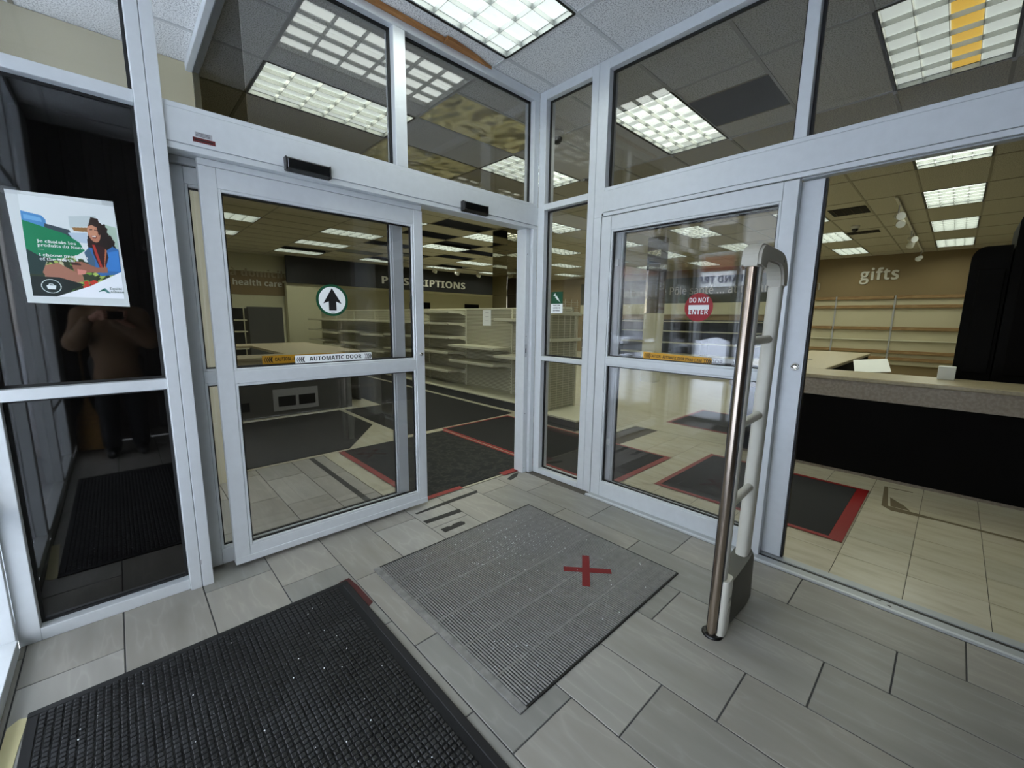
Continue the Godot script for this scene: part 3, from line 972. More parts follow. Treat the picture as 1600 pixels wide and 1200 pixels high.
func stickers():
	# green arrow disc on the left leaf
	var o = thing("arrow_sticker", "round green and white sticker with a black up arrow on the left sliding door", "sticker", Vector3(-1.712, 1.486, -0.0655))
	obj("ring", prism(S(), disc(0.094, 64), 0.0008), M.green_print, o)
	obj("field", prism(S(), disc(0.079, 64), 0.0006, Transform3D(Basis(), Vector3(0, 0, 0.0008))), M.white_print, o)
	obj("arrow", prism(S(), [Vector2(0, 0.072), Vector2(0.054, -0.02), Vector2(0.022, -0.008), Vector2(0.022, -0.061), Vector2(-0.022, -0.061), Vector2(-0.022, -0.008), Vector2(-0.054, -0.02)], 0.0006, Transform3D(Basis(), Vector3(0, 0, 0.0014))), M.black_print, o)
	obj("imprint", one(-0.011, 0.011, -0.071, -0.0675, 0.0014, 0.0018), M.black_print, o)
	# white strip on the left leaf
	o = thing("door_strip", "white AUTOMATIC DOOR strip stuck on the left sliding door", "sticker", Vector3(-1.71, 1.1395, -0.0655))
	part("strip", M.white_print, o, -0.23, 0.23, -0.0245, 0.0245, 0, 0.0007)
	var st = S()
	chevrons(st, 4, -0.224, 0.0105, 0.017, 1, Transform3D(Basis(), Vector3(0, 0, 0.0007)))
	chevrons(st, 4, 0.182, 0.0105, 0.017, -1, Transform3D(Basis(), Vector3(0.009, 0, 0.0007)))
	obj("chevrons", st, M.black_print, o)
	text("lettering", "AUTOMATIC DOOR", 0.024, M.black_print, o, Vector3(-0.153, -0.0185, 0.001), 0.0, true, 0.0008, false, 0.315)
	# amber strip behind, on the fixed leaf
	o = thing("door_strip", "amber CAUTION strip on the fixed leaf behind the left sliding door", "sticker", Vector3(-1.82, 1.1395, -0.1455))
	part("strip", M.amber_print, o, -0.27, 0.20, -0.0245, 0.0245, 0, 0.0007)
	st = S()
	chevrons(st, 4, -0.262, 0.0105, 0.016, 1, Transform3D(Basis(), Vector3(0, 0, 0.0007)))
	obj("chevrons", st, M.black_print, o)
	text("lettering", "CAUTION - AUTOMATIC DOOR STAND CLEAR", 0.020, M.black_print, o, Vector3(-0.205, -0.0155, 0.001), 0.0, true, 0.0008, false, 0.39)
	# right doors
	o = thing("door_strip", "amber CAUTION AUTOMATIC DOOR STAND CLEAR strip on the right fixed leaf", "sticker", Vector3(0.0205, 1.142, 1.268), -PI / 2)
	o.rotation.x = 0.0
	var tilt = Basis(Vector3.UP, -PI / 2) * Basis(Vector3.BACK, -0.022)
	o.basis = tilt
	part("strip", M.amber_print, o, -0.234, 0.234, -0.0245, 0.0245, 0, 0.0007)
	st = S()
	chevrons(st, 4, -0.226, 0.0105, 0.016, 1, Transform3D(Basis(), Vector3(0, 0, 0.0007)))
	chevrons(st, 4, 0.182, 0.0105, 0.016, -1, Transform3D(Basis(), Vector3(0.012, 0, 0.0007)))
	obj("chevrons", st, M.black_print, o)
	text("lettering", "CAUTION - AUTOMATIC DOOR STAND CLEAR", 0.020, M.black_print, o, Vector3(-0.178, -0.0155, 0.001), 0.0, true, 0.0008, false, 0.355)
	o = thing("door_strip", "white AUTOMATIC DOOR strip half hidden behind the amber strip, on the right sliding leaf", "sticker", Vector3(0.0785, 1.134, 1.42), -PI / 2)
	part("strip", M.white_print, o, -0.22, 0.235, -0.0245, 0.0245, 0, 0.0007)
	st = S()
	chevrons(st, 4, 0.186, 0.0105, 0.017, -1, Transform3D(Basis(), Vector3(0.010, 0, 0.0007)))
	obj("chevrons", st, M.black_print, o)
	text("lettering", "AUTOMATIC DOOR", 0.024, M.black_print, o, Vector3(-0.18, -0.0185, 0.001), 0.0, true, 0.0008, false, 0.31)
	o = thing("entry_sign", "round red DO NOT ENTER sticker with white bar on the right fixed leaf", "sticker", Vector3(0.0205, 1.476, 1.396), -PI / 2)
	obj("field", prism(S(), disc(0.089, 64), 0.0008), M.red_print, o)
	part("bar", M.white_print, o, -0.064, 0.064, -0.014, 0.014, 0.0008, 0.0014)
	text("lettering", "DO NOT", 0.030, M.white_print, o, Vector3(-0.061, 0.020, 0.0012), 0.0, true, 0.0008, false, 0.122)
	text("lettering", "ENTER", 0.030, M.white_print, o, Vector3(-0.061, -0.054, 0.0012), 0.0, true, 0.0008, false, 0.122)
	# green sticker on the sidelight
	o = thing("vaccine_sticker", "small green and white sticker with a syringe on the narrow sidelight", "sticker", Vector3(0.0485, 1.530, 0.195), -PI / 2)
	part("green_half", M.green_print, o, -0.064, 0.064, -0.012, 0.088, 0, 0.0007)
	part("white_half", M.white_print, o, -0.064, 0.064, -0.088, -0.012, 0, 0.0007)
	st = S()
	var xf = Transform3D(Basis(Vector3.BACK, PI / 4), Vector3(0.0, 0.038, 0.0007))
	for q in [[-0.0085, 0.0085, -0.022, 0.012], [-0.013, 0.013, 0.012, 0.016], [-0.004, 0.004, 0.016, 0.034], [-0.013, 0.013, 0.034, 0.041], [-0.0035, 0.0035, -0.032, -0.022], [-0.0015, 0.0015, -0.052, -0.032]]:
		box(st, Vector3(q[0], q[2], 0), Vector3(q[1], q[3], 0.0006), 0.0, xf)
	obj("syringe", st, M.white_print, o)
	for i in 3:
		text("lettering", ["VACCIN", "COVID-19", "DISPONIBLE"][i], 0.012, M.black_print, o, Vector3(-0.040, -0.035 - i * 0.021, 0.0010), 0.0, true, 0.0008, false, 0.076)
	# labels and motion sensors on the left header
	o = thing("header_label", "small grey and dark red labels at the left end of the left header", "label", Vector3(-2.288, 2.205, 0.004))
	part("grey_label", M.grey_label, o, -0.034, 0.032, 0.002, 0.023, 0, 0.0006)
	for i in 3:
		part("print_line", M.black_print, o, -0.030, 0.024, 0.0055 + i * 0.006, 0.0072 + i * 0.006, 0.0006, 0.0009)
	part("red_label", M.dark_red_label, o, -0.044, 0.043, -0.022, -0.001, 0, 0.0006)
	part("print_line", M.black_print, o, -0.036, 0.034, -0.014, -0.009, 0.0006, 0.0009)
	for q in [[-1.835, 0.112, "wide black motion sensor on the left header, above the sliding leaf"], [-0.69, 0.112, "black motion sensor on the left header, over the open doorway"]]:
		o = thing("motion_sensor", q[2], "sensor", Vector3(q[0], 2.178, 0.004))
		var w = q[1]
		st = S()
		prism(st, [Vector2(0, -0.033), Vector2(0.035, -0.022), Vector2(0.040, 0.0), Vector2(0.036, 0.03), Vector2(0, 0.033)], 2 * w, Transform3D(Basis(Vector3.BACK, Vector3.UP, Vector3.LEFT), Vector3(w, 0, 0)))
		obj("housing", st, M.black_plastic, o)
		part("lens", mat("sensor_lens", Color(0.006, 0.006, 0.007), 0.08), o, -w + 0.006, w - 0.006, -0.022, 0.027, 0.034, 0.0415, 0.003)
		for s in [-1, 1]:
			part("end_cap", M.black_plastic, o, s * w - 0.004, s * w + 0.004, -0.034, 0.034, 0.0, 0.039, 0.003)

# ---------------------------------------------------------------- poster
func paint(im, pts, col):
	var w = im.get_width()
	var h = im.get_height()
	var a = PackedVector2Array()
	var lo = Vector2(9, 9)
	var hi = Vector2(-9, -9)
	for p in pts:
		a.append(Vector2(p[0], p[1]))
		lo = lo.min(Vector2(p[0], p[1]))
		hi = hi.max(Vector2(p[0], p[1]))
	for y in range(maxi(0, int(lo.y * h)), mini(h, int(hi.y * h) + 1)):
		for x in range(maxi(0, int(lo.x * w)), mini(w, int(hi.x * w) + 1)):
			if Geometry2D.is_point_in_polygon(Vector2((x + 0.5) / w, (y + 0.5) / h), a):
				im.set_pixel(x, y, col)

func blob(im, cx, cy, rx, ry, col, rough = 0.0, turn = 0.0):
	var pts = []
	for i in 36:
		var t = TAU * i / 36
		var k = 1.0 + rng.randf_range(-rough, rough)
		var p = Vector2(cos(t) * rx * k, sin(t) * ry * k).rotated(turn)
		pts.append([cx + p.x, cy + p.y])
	paint(im, pts, col)

func poster():
	var o = thing("poster", "printed market poster in a clear sleeve taped to the dark window", "poster", Vector3(-2.775, 1.645, -0.0495))
	o.basis = Basis(Vector3.BACK, 0.012)
	var st = S()
	prism(st, [Vector2(-0.160, 0.217), Vector2(0.146, 0.224), Vector2(0.153, -0.225), Vector2(-0.151, -0.213)], 0.0008)
	obj("sleeve", st, M.sleeve, o)
	var im = Image.create(232, 300, false, Image.FORMAT_RGB8)
	im.fill(Color(0.84, 0.86, 0.85))
	# market background
	paint(im, [[0, 0], [1, 0], [1, 0.45], [0, 0.38]], Color(0.83, 0.85, 0.84))
	paint(im, [[0, 0.16], [0.20, 0.185], [0.235, 0.22], [0.235, 0.36], [0, 0.36]], Color(0.28, 0.52, 0.72))
	paint(im, [[0.02, 0.19], [0.19, 0.21], [0.2, 0.25], [0.02, 0.235]], Color(0.42, 0.64, 0.80))
	paint(im, [[0.22, 0.26], [0.47, 0.30], [0.50, 0.36], [0.55, 0.47], [0.2, 0.4]], Color(0.20, 0.25, 0.28))
	paint(im, [[0.48, 0.16], [0.78, 0.12], [0.78, 0.22], [0.48, 0.28]], Color(0.74, 0.78, 0.77))
	paint(im, [[0.50, 0.27], [0.68, 0.255], [0.68, 0.30], [0.52, 0.305]], Color(0.55, 0.40, 0.22))
	paint(im, [[0.45, 0.33], [0.66, 0.31], [0.66, 0.42], [0.52, 0.42]], Color(0.70, 0.76, 0.80))
	paint(im, [[0.86, 0.2], [1, 0.22], [1, 0.46], [0.9, 0.4]], Color(0.66, 0.74, 0.66))
	# produce
	paint(im, [[0, 0.62], [1, 0.62], [1, 1], [0, 1]], Color(0.16, 0.20, 0.12))
	for i in 90:
		var c = [Color(0.42, 0.60, 0.20), Color(0.26, 0.42, 0.14), Color(0.62, 0.70, 0.34), Color(0.14, 0.20, 0.10), Color(0.74, 0.72, 0.56)][rng.randi_range(0, 4)]
		blob(im, rng.randf_range(0.15, 0.95), rng.randf_range(0.57, 0.90), 0.035, 0.022, c, 0.3, rng.randf() * 3)
	for i in 9:
		blob(im, rng.randf_range(0.56, 0.68), rng.randf_range(0.83, 0.90), 0.03, 0.022, Color(0.74, 0.20, 0.14), 0.2)
	# woman: hair, jacket, scarf, face
	blob(im, 0.79, 0.33, 0.115, 0.16, Color(0.13, 0.085, 0.06), 0.12)
	blob(im, 0.88, 0.42, 0.09, 0.12, Color(0.12, 0.075, 0.055), 0.15)
	blob(im, 0.70, 0.42, 0.05, 0.11, Color(0.15, 0.09, 0.07), 0.15)
	paint(im, [[0.66, 0.46], [0.60, 0.52], [0.66, 0.70], [0.76, 0.76], [0.96, 0.73], [1, 0.70], [1, 0.46], [0.93, 0.43], [0.84, 0.49]], Color(0.20, 0.40, 0.62))
	paint(im, [[0.60, 0.52], [0.66, 0.47], [0.71, 0.60], [0.70, 0.70], [0.64, 0.66]], Color(0.26, 0.38, 0.46))
	paint(im, [[0.86, 0.50], [0.99, 0.47], [0.99, 0.70], [0.82, 0.70]], Color(0.23, 0.48, 0.74))
	paint(im, [[0.70, 0.42], [0.85, 0.45], [0.87, 0.55], [0.80, 0.72], [0.75, 0.66], [0.70, 0.52]], Color(0.20, 0.09, 0.09))
	paint(im, [[0.70, 0.43], [0.73, 0.43], [0.77, 0.60], [0.80, 0.70], [0.77, 0.70], [0.73, 0.56]], Color(0.66, 0.20, 0.16))
	paint(im, [[0.84, 0.46], [0.86, 0.48], [0.82, 0.62], [0.82, 0.72], [0.80, 0.70]], Color(0.72, 0.42, 0.28))
	blob(im, 0.735, 0.305, 0.068, 0.098, Color(0.72, 0.48, 0.37), 0.0, -0.25)
	blob(im, 0.72, 0.29, 0.05, 0.07, Color(0.78, 0.55, 0.43), 0.0, -0.25)
	paint(im, [[0.70, 0.335], [0.765, 0.33], [0.755, 0.358], [0.722, 0.362]], Color(0.42, 0.14, 0.12))
	paint(im, [[0.705, 0.337], [0.76, 0.333], [0.752, 0.345], [0.715, 0.348]], Color(0.93, 0.90, 0.86))
	paint(im, [[0.69, 0.27], [0.722, 0.266], [0.722, 0.274], [0.692, 0.279]], Color(0.2, 0.11, 0.08))
	paint(im, [[0.745, 0.268], [0.782, 0.272], [0.78, 0.28], [0.745, 0.276]], Color(0.2, 0.11, 0.08))
	paint(im, [[0.68, 0.24], [0.72, 0.14], [0.80, 0.15], [0.83, 0.28], [0.79, 0.33], [0.775, 0.24], [0.72, 0.22]], Color(0.16, 0.10, 0.07))
	# hands and arms
	paint(im, [[0.10, 0.70], [0.30, 0.65], [0.45, 0.72], [0.55, 0.76], [0.56, 0.83], [0.42, 0.85], [0.16, 0.80]], Color(0.62, 0.42, 0.34))
	paint(im, [[0.44, 0.63], [0.56, 0.62], [0.72, 0.67], [0.84, 0.66], [0.84, 0.72], [0.62, 0.73], [0.52, 0.76], [0.46, 0.72]], Color(0.58, 0.38, 0.30))
	paint(im, [[0.44, 0.63], [0.54, 0.64], [0.55, 0.66], [0.44, 0.66]], Color(0.22, 0.12, 0.10))
	paint(im, [[0.50, 0.70], [0.60, 0.71], [0.58, 0.75], [0.50, 0.76]], Color(0.80, 0.52, 0.46))
	paint(im, [[0.0, 0.5], [0.20, 0.62], [0.12, 0.78], [0.0, 0.78]], Color(0.10, 0.20, 0.19))
	# green leaf, white corner, dark corner
	paint(im, [[0, 0.25], [0.18, 0.29], [0.42, 0.345], [0.56, 0.42], [0.61, 0.50], [0.52, 0.555], [0.28, 0.62], [0.12, 0.59], [0, 0.53]], Color(0.02, 0.47, 0.30))
	paint(im, [[0, 0.80], [0.30, 0.80], [0.55, 0.86], [0.26, 1.0], [0, 1.0]], Color(0.06, 0.11, 0.10))
	paint(im, [[1, 0.70], [1, 1], [0.24, 1], [0.62, 0.875]], Color(0.90, 0.91, 0.92))
	# round seal with a basket
	blob(im, 0.20, 0.895, 0.105, 0.072, Color(0.80, 0.84, 0.82))
	blob(im, 0.20, 0.895, 0.095, 0.065, Color(0.05, 0.13, 0.12))
	paint(im, [[0.15, 0.888], [0.25, 0.888], [0.24, 0.925], [0.16, 0.925]], Color(0.86, 0.88, 0.87))
	paint(im, [[0.165, 0.888], [0.18, 0.87], [0.22, 0.87], [0.235, 0.888], [0.225, 0.888], [0.215, 0.877], [0.185, 0.877], [0.175, 0.888]], Color(0.86, 0.88, 0.87))
	# mountain mark
	paint(im, [[0.70, 0.935], [0.77, 0.893], [0.80, 0.935], [0.77, 0.92]], Color(0.10, 0.38, 0.30))
	paint(im, [[0.77, 0.893], [0.785, 0.890], [0.845, 0.945], [0.80, 0.94]], Color(0.30, 0.50, 0.48))
	var m = mat("poster_print", Color(1, 1, 1), 0.35)
	m.albedo_texture = ImageTexture.create_from_image(im)
	var qm = PlaneMesh.new()
	qm.size = Vector2(0.272, 0.392)
	qm.orientation = PlaneMesh.FACE_Z
	var sheet = obj("sheet", qm, m, o)
	sheet.position = Vector3(0.006, 0.008, 0.0014)
	sheet.basis = Basis(Vector3.BACK, -0.018)
	var lines = [["Je choisis les", 0.036, 0.135], ["produits du Nord.", 0.020, 0.165], ["–", 0.004, 0.02], ["I choose products", -0.018, 0.170], ["of the North.", -0.034, 0.12]]
	for q in lines:
		text("lettering", q[0], 0.0105, M.white_print, o, Vector3(-0.098, q[1] - 0.012, 0.0016), -0.0, true, 0.0005, true, q[2] * 0.82)
	text("lettering", "Équité", 0.009, M.green_print, o, Vector3(0.095, -0.155, 0.0016), 0.0, true, 0.0004, true, 0.04)
	text("lettering", "Albane", 0.009, M.green_print, o, Vector3(0.095, -0.169, 0.0016), 0.0, true, 0.0004, true, 0.045)
	for q in [[-0.150, 0.214], [0.13, 0.216]]:
		part("clear_tape", M.glass_clear, o, q[0] - 0.02, q[0] + 0.03, q[1] - 0.012, q[1] + 0.014, 0.001, 0.0016)

# ---------------------------------------------------------------- security pedestal
func pedestal():
	var o = thing("security_gate", "white anti-theft pedestal with bronze front strip and three rungs, standing before the right door", "security gate", Vector3(-0.885, 0, 1.945), 0.035)
	o.rotation.x = 0.012
	# local: x runs from the front leg to the back leg, z is the thickness
	var hz = 0.029
	for q in [[0.02, 0.075], [0.372, 0.43]]:
		var st = S()
		var rings = []
		for k in 3:
			var y = [0.20, 0.95, 1.60][k]
			var w0 = q[0] - ([0.035, 0.018, 0.0][k] if q[0] > 0.2 else 0.0)
			var a = []
			for i in 16:
				var t = TAU * i / 16
				var c = Vector2(cos(t), sin(t))
				var p = Vector2(signf(c.x) * pow(absf(c.x), 0.6), signf(c.y) * pow(absf(c.y), 0.6))
				a.append(Vector3((w0 + q[1]) / 2 + p.x * (q[1] - w0) / 2, y, -p.y * hz))
			rings.append(a)
		ring(st, rings)
		st.generate_normals()
		obj("leg", st, M.abs_white, o)
	# the front strip of polished bronze, with a dark seam
	var st = S()
	var rings = []
	for y in [0.012, 0.8, 1.605]:
		var a = []
		for i in 14:
			var t = PI / 2 + PI * i / 13
			a.append(Vector3(0.02 + cos(t) * 0.022, y, -sin(t) * 0.021))
		rings.append(a)
	ring(st, rings)
	st.generate_normals()
	obj("front_strip", st, M.bronze_strip, o)
	part("seam", M.gasket, o, 0.014, 0.021, 0.02, 1.60, -0.0235, 0.0235)
	# rungs
	for y in [0.605, 0.958, 1.312]:
		obj("rung", tube([Vector3(0.07, y, 0), Vector3(0.39, y, 0)], 0.019, 12, Vector3(1, 1.0, 1.0)), M.abs_white, o)
	# rounded cap, an arch over both legs
	var outer = []
	var x0 = -0.012
	var x1 = 0.445
	outer = [Vector2(x0, 1.60)]
	for i in 9:
		var t = PI - (PI / 2) * i / 8
		outer.append(Vector2(x0 + 0.075 + cos(t) * 0.075, 1.63 + sin(t) * 0.06))
	for i in 9:
		var t = PI / 2 - (PI / 2) * i / 8
		outer.append(Vector2(x1 - 0.16 + cos(t) * 0.16, 1.57 + sin(t) * 0.12))
	outer.append(Vector2(x1, 1.545))
	outer.append(Vector2(0.37, 1.545))
	for i in 7:
		var t = (PI / 2) * i / 6
		outer.append(Vector2(0.28 + cos(t) * 0.09, 1.555 + sin(t) * 0.075))
	for i in 5:
		var t = PI / 2 + (PI / 2) * i / 4
		outer.append(Vector2(0.13 + cos(t) * 0.045, 1.59 + sin(t) * 0.04))
	st = S()
	var z = 0.034
	prism(st, outer, 2 * z - 0.02, Transform3D(Basis(), Vector3(0, 0, -z + 0.01)))
	obj("cap", st, M.abs_cap, o)
	var small = []
	var cc = Vector2(0.22, 1.63)
	for p in outer:
		small.append(p)
	for s in [-1, 1]:
		st = S()
		var inset = []
		var grown = Geometry2D.offset_polygon(PackedVector2Array(outer), -0.007)
		for p in grown[0]:
			inset.append(p)
		prism(st, inset, 0.01, Transform3D(Basis(), Vector3(0, 0, z - 0.01 if s > 0 else -z)))
		obj("cap_edge", st, M.abs_cap, o)
	part("indicator_hole", M.black_plastic, o, 0.33, 0.342, 1.645, 1.657, -0.0345, 0.0345)
	# base: a hull widening to the back
	st = S()
	rings = []
	for k in 4:
		var y = [0.006, 0.02, 0.20, 0.235][k]
		var s = [0.94, 1.0, 0.93, 0.80][k]
		var a = []
		for i in 20:
			var t = TAU * i / 20
			var c = Vector2(cos(t), sin(t))
			var p = Vector2(signf(c.x) * pow(absf(c.x), 0.55), signf(c.y) * pow(absf(c.y), 0.55))
			a.append(Vector3(0.265 + p.x * 0.205 * s, y + (0.03 * p.x if k > 1 else 0.0), -p.y * (0.046 + 0.012 * p.x) * s))
		rings.append(a)
	ring(st, rings)
	st.generate_normals()
	obj("base_housing", st, M.abs_base, o)
	st = S()
	rings = []
	for k in 4:
		var y = [0.004, 0.02, 0.265, 0.272][k]
		var s = [0.93, 1.0, 0.96, 0.9][k]
		var a = []
		for i in 16:
			var t = TAU * i / 16
			var c = Vector2(cos(t), sin(t))
			var p = Vector2(signf(c.x) * pow(absf(c.x), 0.6), signf(c.y) * pow(absf(c.y), 0.6))
			a.append(Vector3(0.060 + p.x * 0.046 * s, y, 0.012 - p.y * 0.037 * s))
		rings.append(a)
	ring(st, rings)
	st.generate_normals()
	obj("base_cover", st, M.abs_white, o)
	for q in [[0.11, 0.030], [0.17, 0.022]]:
		part("scuff", M.scuff, o, 0.045, 0.075, q[0], q[0] + q[1], 0.035, 0.0478)
	for y in [0.03, 0.235]:
		part("screw", M.black_plastic, o, 0.085, 0.090, y, y + 0.006, 0.03, 0.0365)
	obj("floor_plate", lathe([Vector2(0.045, 0.0), Vector2(0.045, 0.006), Vector2(0.04, 0.010)], 20), M.black_plastic, o).position = Vector3(0.03, 0, 0)

# ---------------------------------------------------------------- counters
func counters():
	var o = thing("service_counter", "long dark service counter with a beige stone-look top, right of the doorway", "counter")
	part("front_panel", M.espresso, o, 2.16, 2.20, 0.03, 0.71, 0.92, 3.55)
	part("toe_kick", M.stone_laminate, o, 2.175, 2.20, 0.0, 0.03, 0.92, 3.55)
	part("apron", M.stone_laminate, o, 2.147, 2.20, 0.71, 0.868, 0.9, 3.55, 0.002)
	part("top", M.counter_top, o, 2.138, 2.78, 0.868, 0.905, 0.9, 3.55, 0.006)
	part("side_panel", M.espresso, o, 2.2, 2.74, 0.0, 0.868, 0.92, 0.95)
	var dk = thing("work_desk", "dark work desk in the corner between the two beige counters", "desk")
	part("top", M.black_panel, dk, 2.79, 4.6, 0.70, 0.73, 1.66, 2.50)
	part("leg_panel", M.black_panel, dk, 4.5, 4.55, 0.0, 0.70, 1.68, 2.48)
	part("leg_panel", M.black_panel, dk, 2.82, 2.86, 0.0, 0.70, 1.68, 2.48)
	var c2 = thing("return_counter", "beige return counter running back towards the wall lettered gifts", "counter")
	part("top", M.counter_top, c2, 2.785, 6.25, 0.868, 0.905, 0.82, 1.62, 0.006)
	part("front_panel", M.espresso, c2, 2.80, 6.2, 0.0, 0.868, 0.86, 0.90)
	part("back_panel", M.espresso, c2, 2.80, 6.2, 0.0, 0.868, 1.56, 1.60)
	part("cable_hole", M.black_plastic, c2, 3.95, 4.02, 0.905, 0.907, 1.2, 1.27)
	var b = thing("white_box", "small plain white box on the dark counter's back edge", "box", Vector3(2.66, 0.905, 2.52))
	part("carton", M.paper, b, -0.06, 0.06, 0, 0.115, -0.055, 0.055, 0.003)
	var bk = thing("booklet", "open white booklet tilted on a small stand on the desk behind the dark counter", "booklet", Vector3(3.42, 0.73, 1.93), 0.15)
	part("holder", M.black_plastic, bk, -0.16, 0.16, 0, 0.12, -0.09, 0.09, 0.004)
	var pg = part("pages", M.paper, bk, -0.24, 0.24, -0.005, 0.005, -0.15, 0.15, 0.002)
	pg.position = Vector3(0, 0.19, 0)
	pg.rotation = Vector3(-0.12, 0, 0.22)
	var w = thing("tape_dispenser", "small dark item beside the white booklet on the desk", "desk item", Vector3(3.2, 0.73, 1.78))
	part("body", M.brown_wood, w, -0.05, 0.08, 0, 0.10, -0.05, 0.05, 0.01)
	var p = thing("card_reader", "small grey rounded device on the desk between booklet and white box", "desk item", Vector3(3.0, 0.73, 2.25))
	obj("body", lathe([Vector2(0.05, 0), Vector2(0.055, 0.03), Vector2(0.04, 0.08), Vector2(0.015, 0.10)], 16), M.grey_label, p)
	# black cabinets behind the counter
	for q in [[0, 3.05, 3.62, 2.55, 2.79, 2.08, "lower black cabinet with a rounded top corner behind the dark counter"], [1, 3.0, 3.7, 2.80, 3.45, 2.36, "tallest black cabinet with a rounded top corner at the right end of the counter"]]:
		var k = thing("black_cabinet", q[6], "cabinet", Vector3(q[1], 0, q[3]))
		var w2 = q[4] - q[3]
		var h = q[5]
		var pts = [Vector2(0, 0), Vector2(w2, 0), Vector2(w2, h)]
		for i in 8:
			var t = PI / 2 + (PI / 2) * i / 7
			pts.append(Vector2(0.09 + cos(t) * 0.09, h - 0.11 + sin(t) * 0.11))
		var st = S()
		prism(st, pts, q[2] - q[1], Transform3D(Basis(Vector3.BACK, Vector3.UP, Vector3.LEFT), Vector3(q[2] - q[1], 0, 0)))
		obj("body", st, M.black_panel, k)
		part("front_panel", M.espresso if q[0] else M.black_panel, k, -0.012, 0.0, 0.95, h - 0.2, 0.06, w2 - 0.02, 0.004)
		part("shelf", M.espresso, k, -0.10, 0.0, 0.80, 0.82, 0.02, w2 - 0.02, 0.004)
	# low counter seen through the left leaf
	o = thing("low_counter", "low grey counter with a beige top behind the left sliding door", "counter")
	part("front_panel", M.grey_laminate, o, -2.04, -0.15, 0.0, 0.52, -3.74, -3.70)
	part("apron", M.counter_top, o, -2.04, -0.13, 0.52, 0.80, -3.745, -3.695, 0.002)
	part("top", M.counter_top, o, -2.04, -0.12, 0.80, 0.84, -4.25, -3.685, 0.004)
	part("top_return", M.counter_top, o, -0.9, 0.25, 0.80, 0.84, -7.0, -4.253, 0.004)
	part("end_panel", M.grey_laminate, o, -0.17, -0.13, 0.0, 0.52, -4.2, -3.745)
	part("return_panel", M.grey_laminate, o, 0.2, 0.24, 0.0, 0.80, -6.95, -4.26)
	part("top_far", M.counter_top, o, -2.04, -0.903, 0.80, 0.84, -7.0, -6.3, 0.004)
	part("inner_floor", M.black_panel, o, -2.04, -0.92, 0.45, 0.47, -6.28, -4.26)
	part("socket_plate", M.black_plastic, o, -1.66, -1.50, 0.14, 0.26, -3.70, -3.695)
	part("vent_frame", M.grey_label, o, -1.22, -0.64, 0.10, 0.40, -3.70, -3.694)
	for x in [-1.16, -0.90]:
		part("vent_opening", M.black_plastic, o, x, x + 0.22, 0.16, 0.30, -3.694, -3.690)
	part("base_line", M.shelf_cream, o, -2.04, -0.15, 0.0, 0.025, -3.70, -3.685)

# ---------------------------------------------------------------- shelving
func shelf_on(o, y, z0, z1, depth = 0.40, x_back = 2.03):
	var s = part("shelf", M.shelf_cream, o, x_back - depth, x_back, y - 0.004, y + 0.018, z0 + 0.01, z1 - 0.01, 0.003)
	part("price_rail", M.shelf_cream, s, x_back - depth - 0.006, x_back - depth, y - 0.022, y + 0.020, z0 + 0.01, z1 - 0.01, 0.002)
	for z in [z0 + 0.012, z1 - 0.016]:
		var st = S()
		prism(st, [Vector2(x_back, y - 0.07), Vector2(x_back, y - 0.004), Vector2(x_back - depth + 0.02, y - 0.004), Vector2(x_back - depth + 0.02, y - 0.02), Vector2(x_back - 0.14, y - 0.028)], 0.004, Transform3D(Basis(), Vector3(0, 0, z)))
		obj("bracket", st, M.shelf_cream, s)
	return s

func unit(z1, shelves, label, group = "", x_shift = 0.0):
	# one gondola section, from z1 back to z1 - 1.24
	var z0 = z1 - 1.24
	var o = thing("shelving_unit", label, "shelving", Vector3.ZERO, 0.0, group)
	part("back_panel", M.shelf_back, o, 2.035, 2.05, 0.10, 1.54, z0 + 0.02, z1 - 0.02)
	var st = S()
	for i in 56:
		var y = 0.19 + i * 0.024
		box(st, Vector3(2.029, y, z0 + 0.03), Vector3(2.036, y + 0.010, z1 - 0.03))
	stuff(obj("slat_wires", st, M.shelf_wire, o))
	for z in [z0, z1 - 0.02]:
		part("upright", M.shelf_cream, o, 2.02, 2.06, 0.0, 1.56, z, z + 0.02, 0.002)
	st = S()
	for i in 30:
		box(st, Vector3(2.018, 0.2 + i * 0.045, z1 - 0.013), Vector3(2.0205, 0.2 + i * 0.045 + 0.018, z1 - 0.007))
	stuff(obj("slots", st, M.kick_grey, o))
	part("top_rail", M.shelf_cream, o, 2.018, 2.06, 1.54, 1.565, z0, z1, 0.002)
	part("base_deck", M.shelf_cream, o, 1.585, 2.03, 0.128, 0.150, z0, z1, 0.003)
	part("kick_plate", M.kick_grey, o, 1.61, 1.63, 0.0, 0.128, z0, z1)
	for y in shelves:
		shelf_on(o, y, z0, z1)
	return o

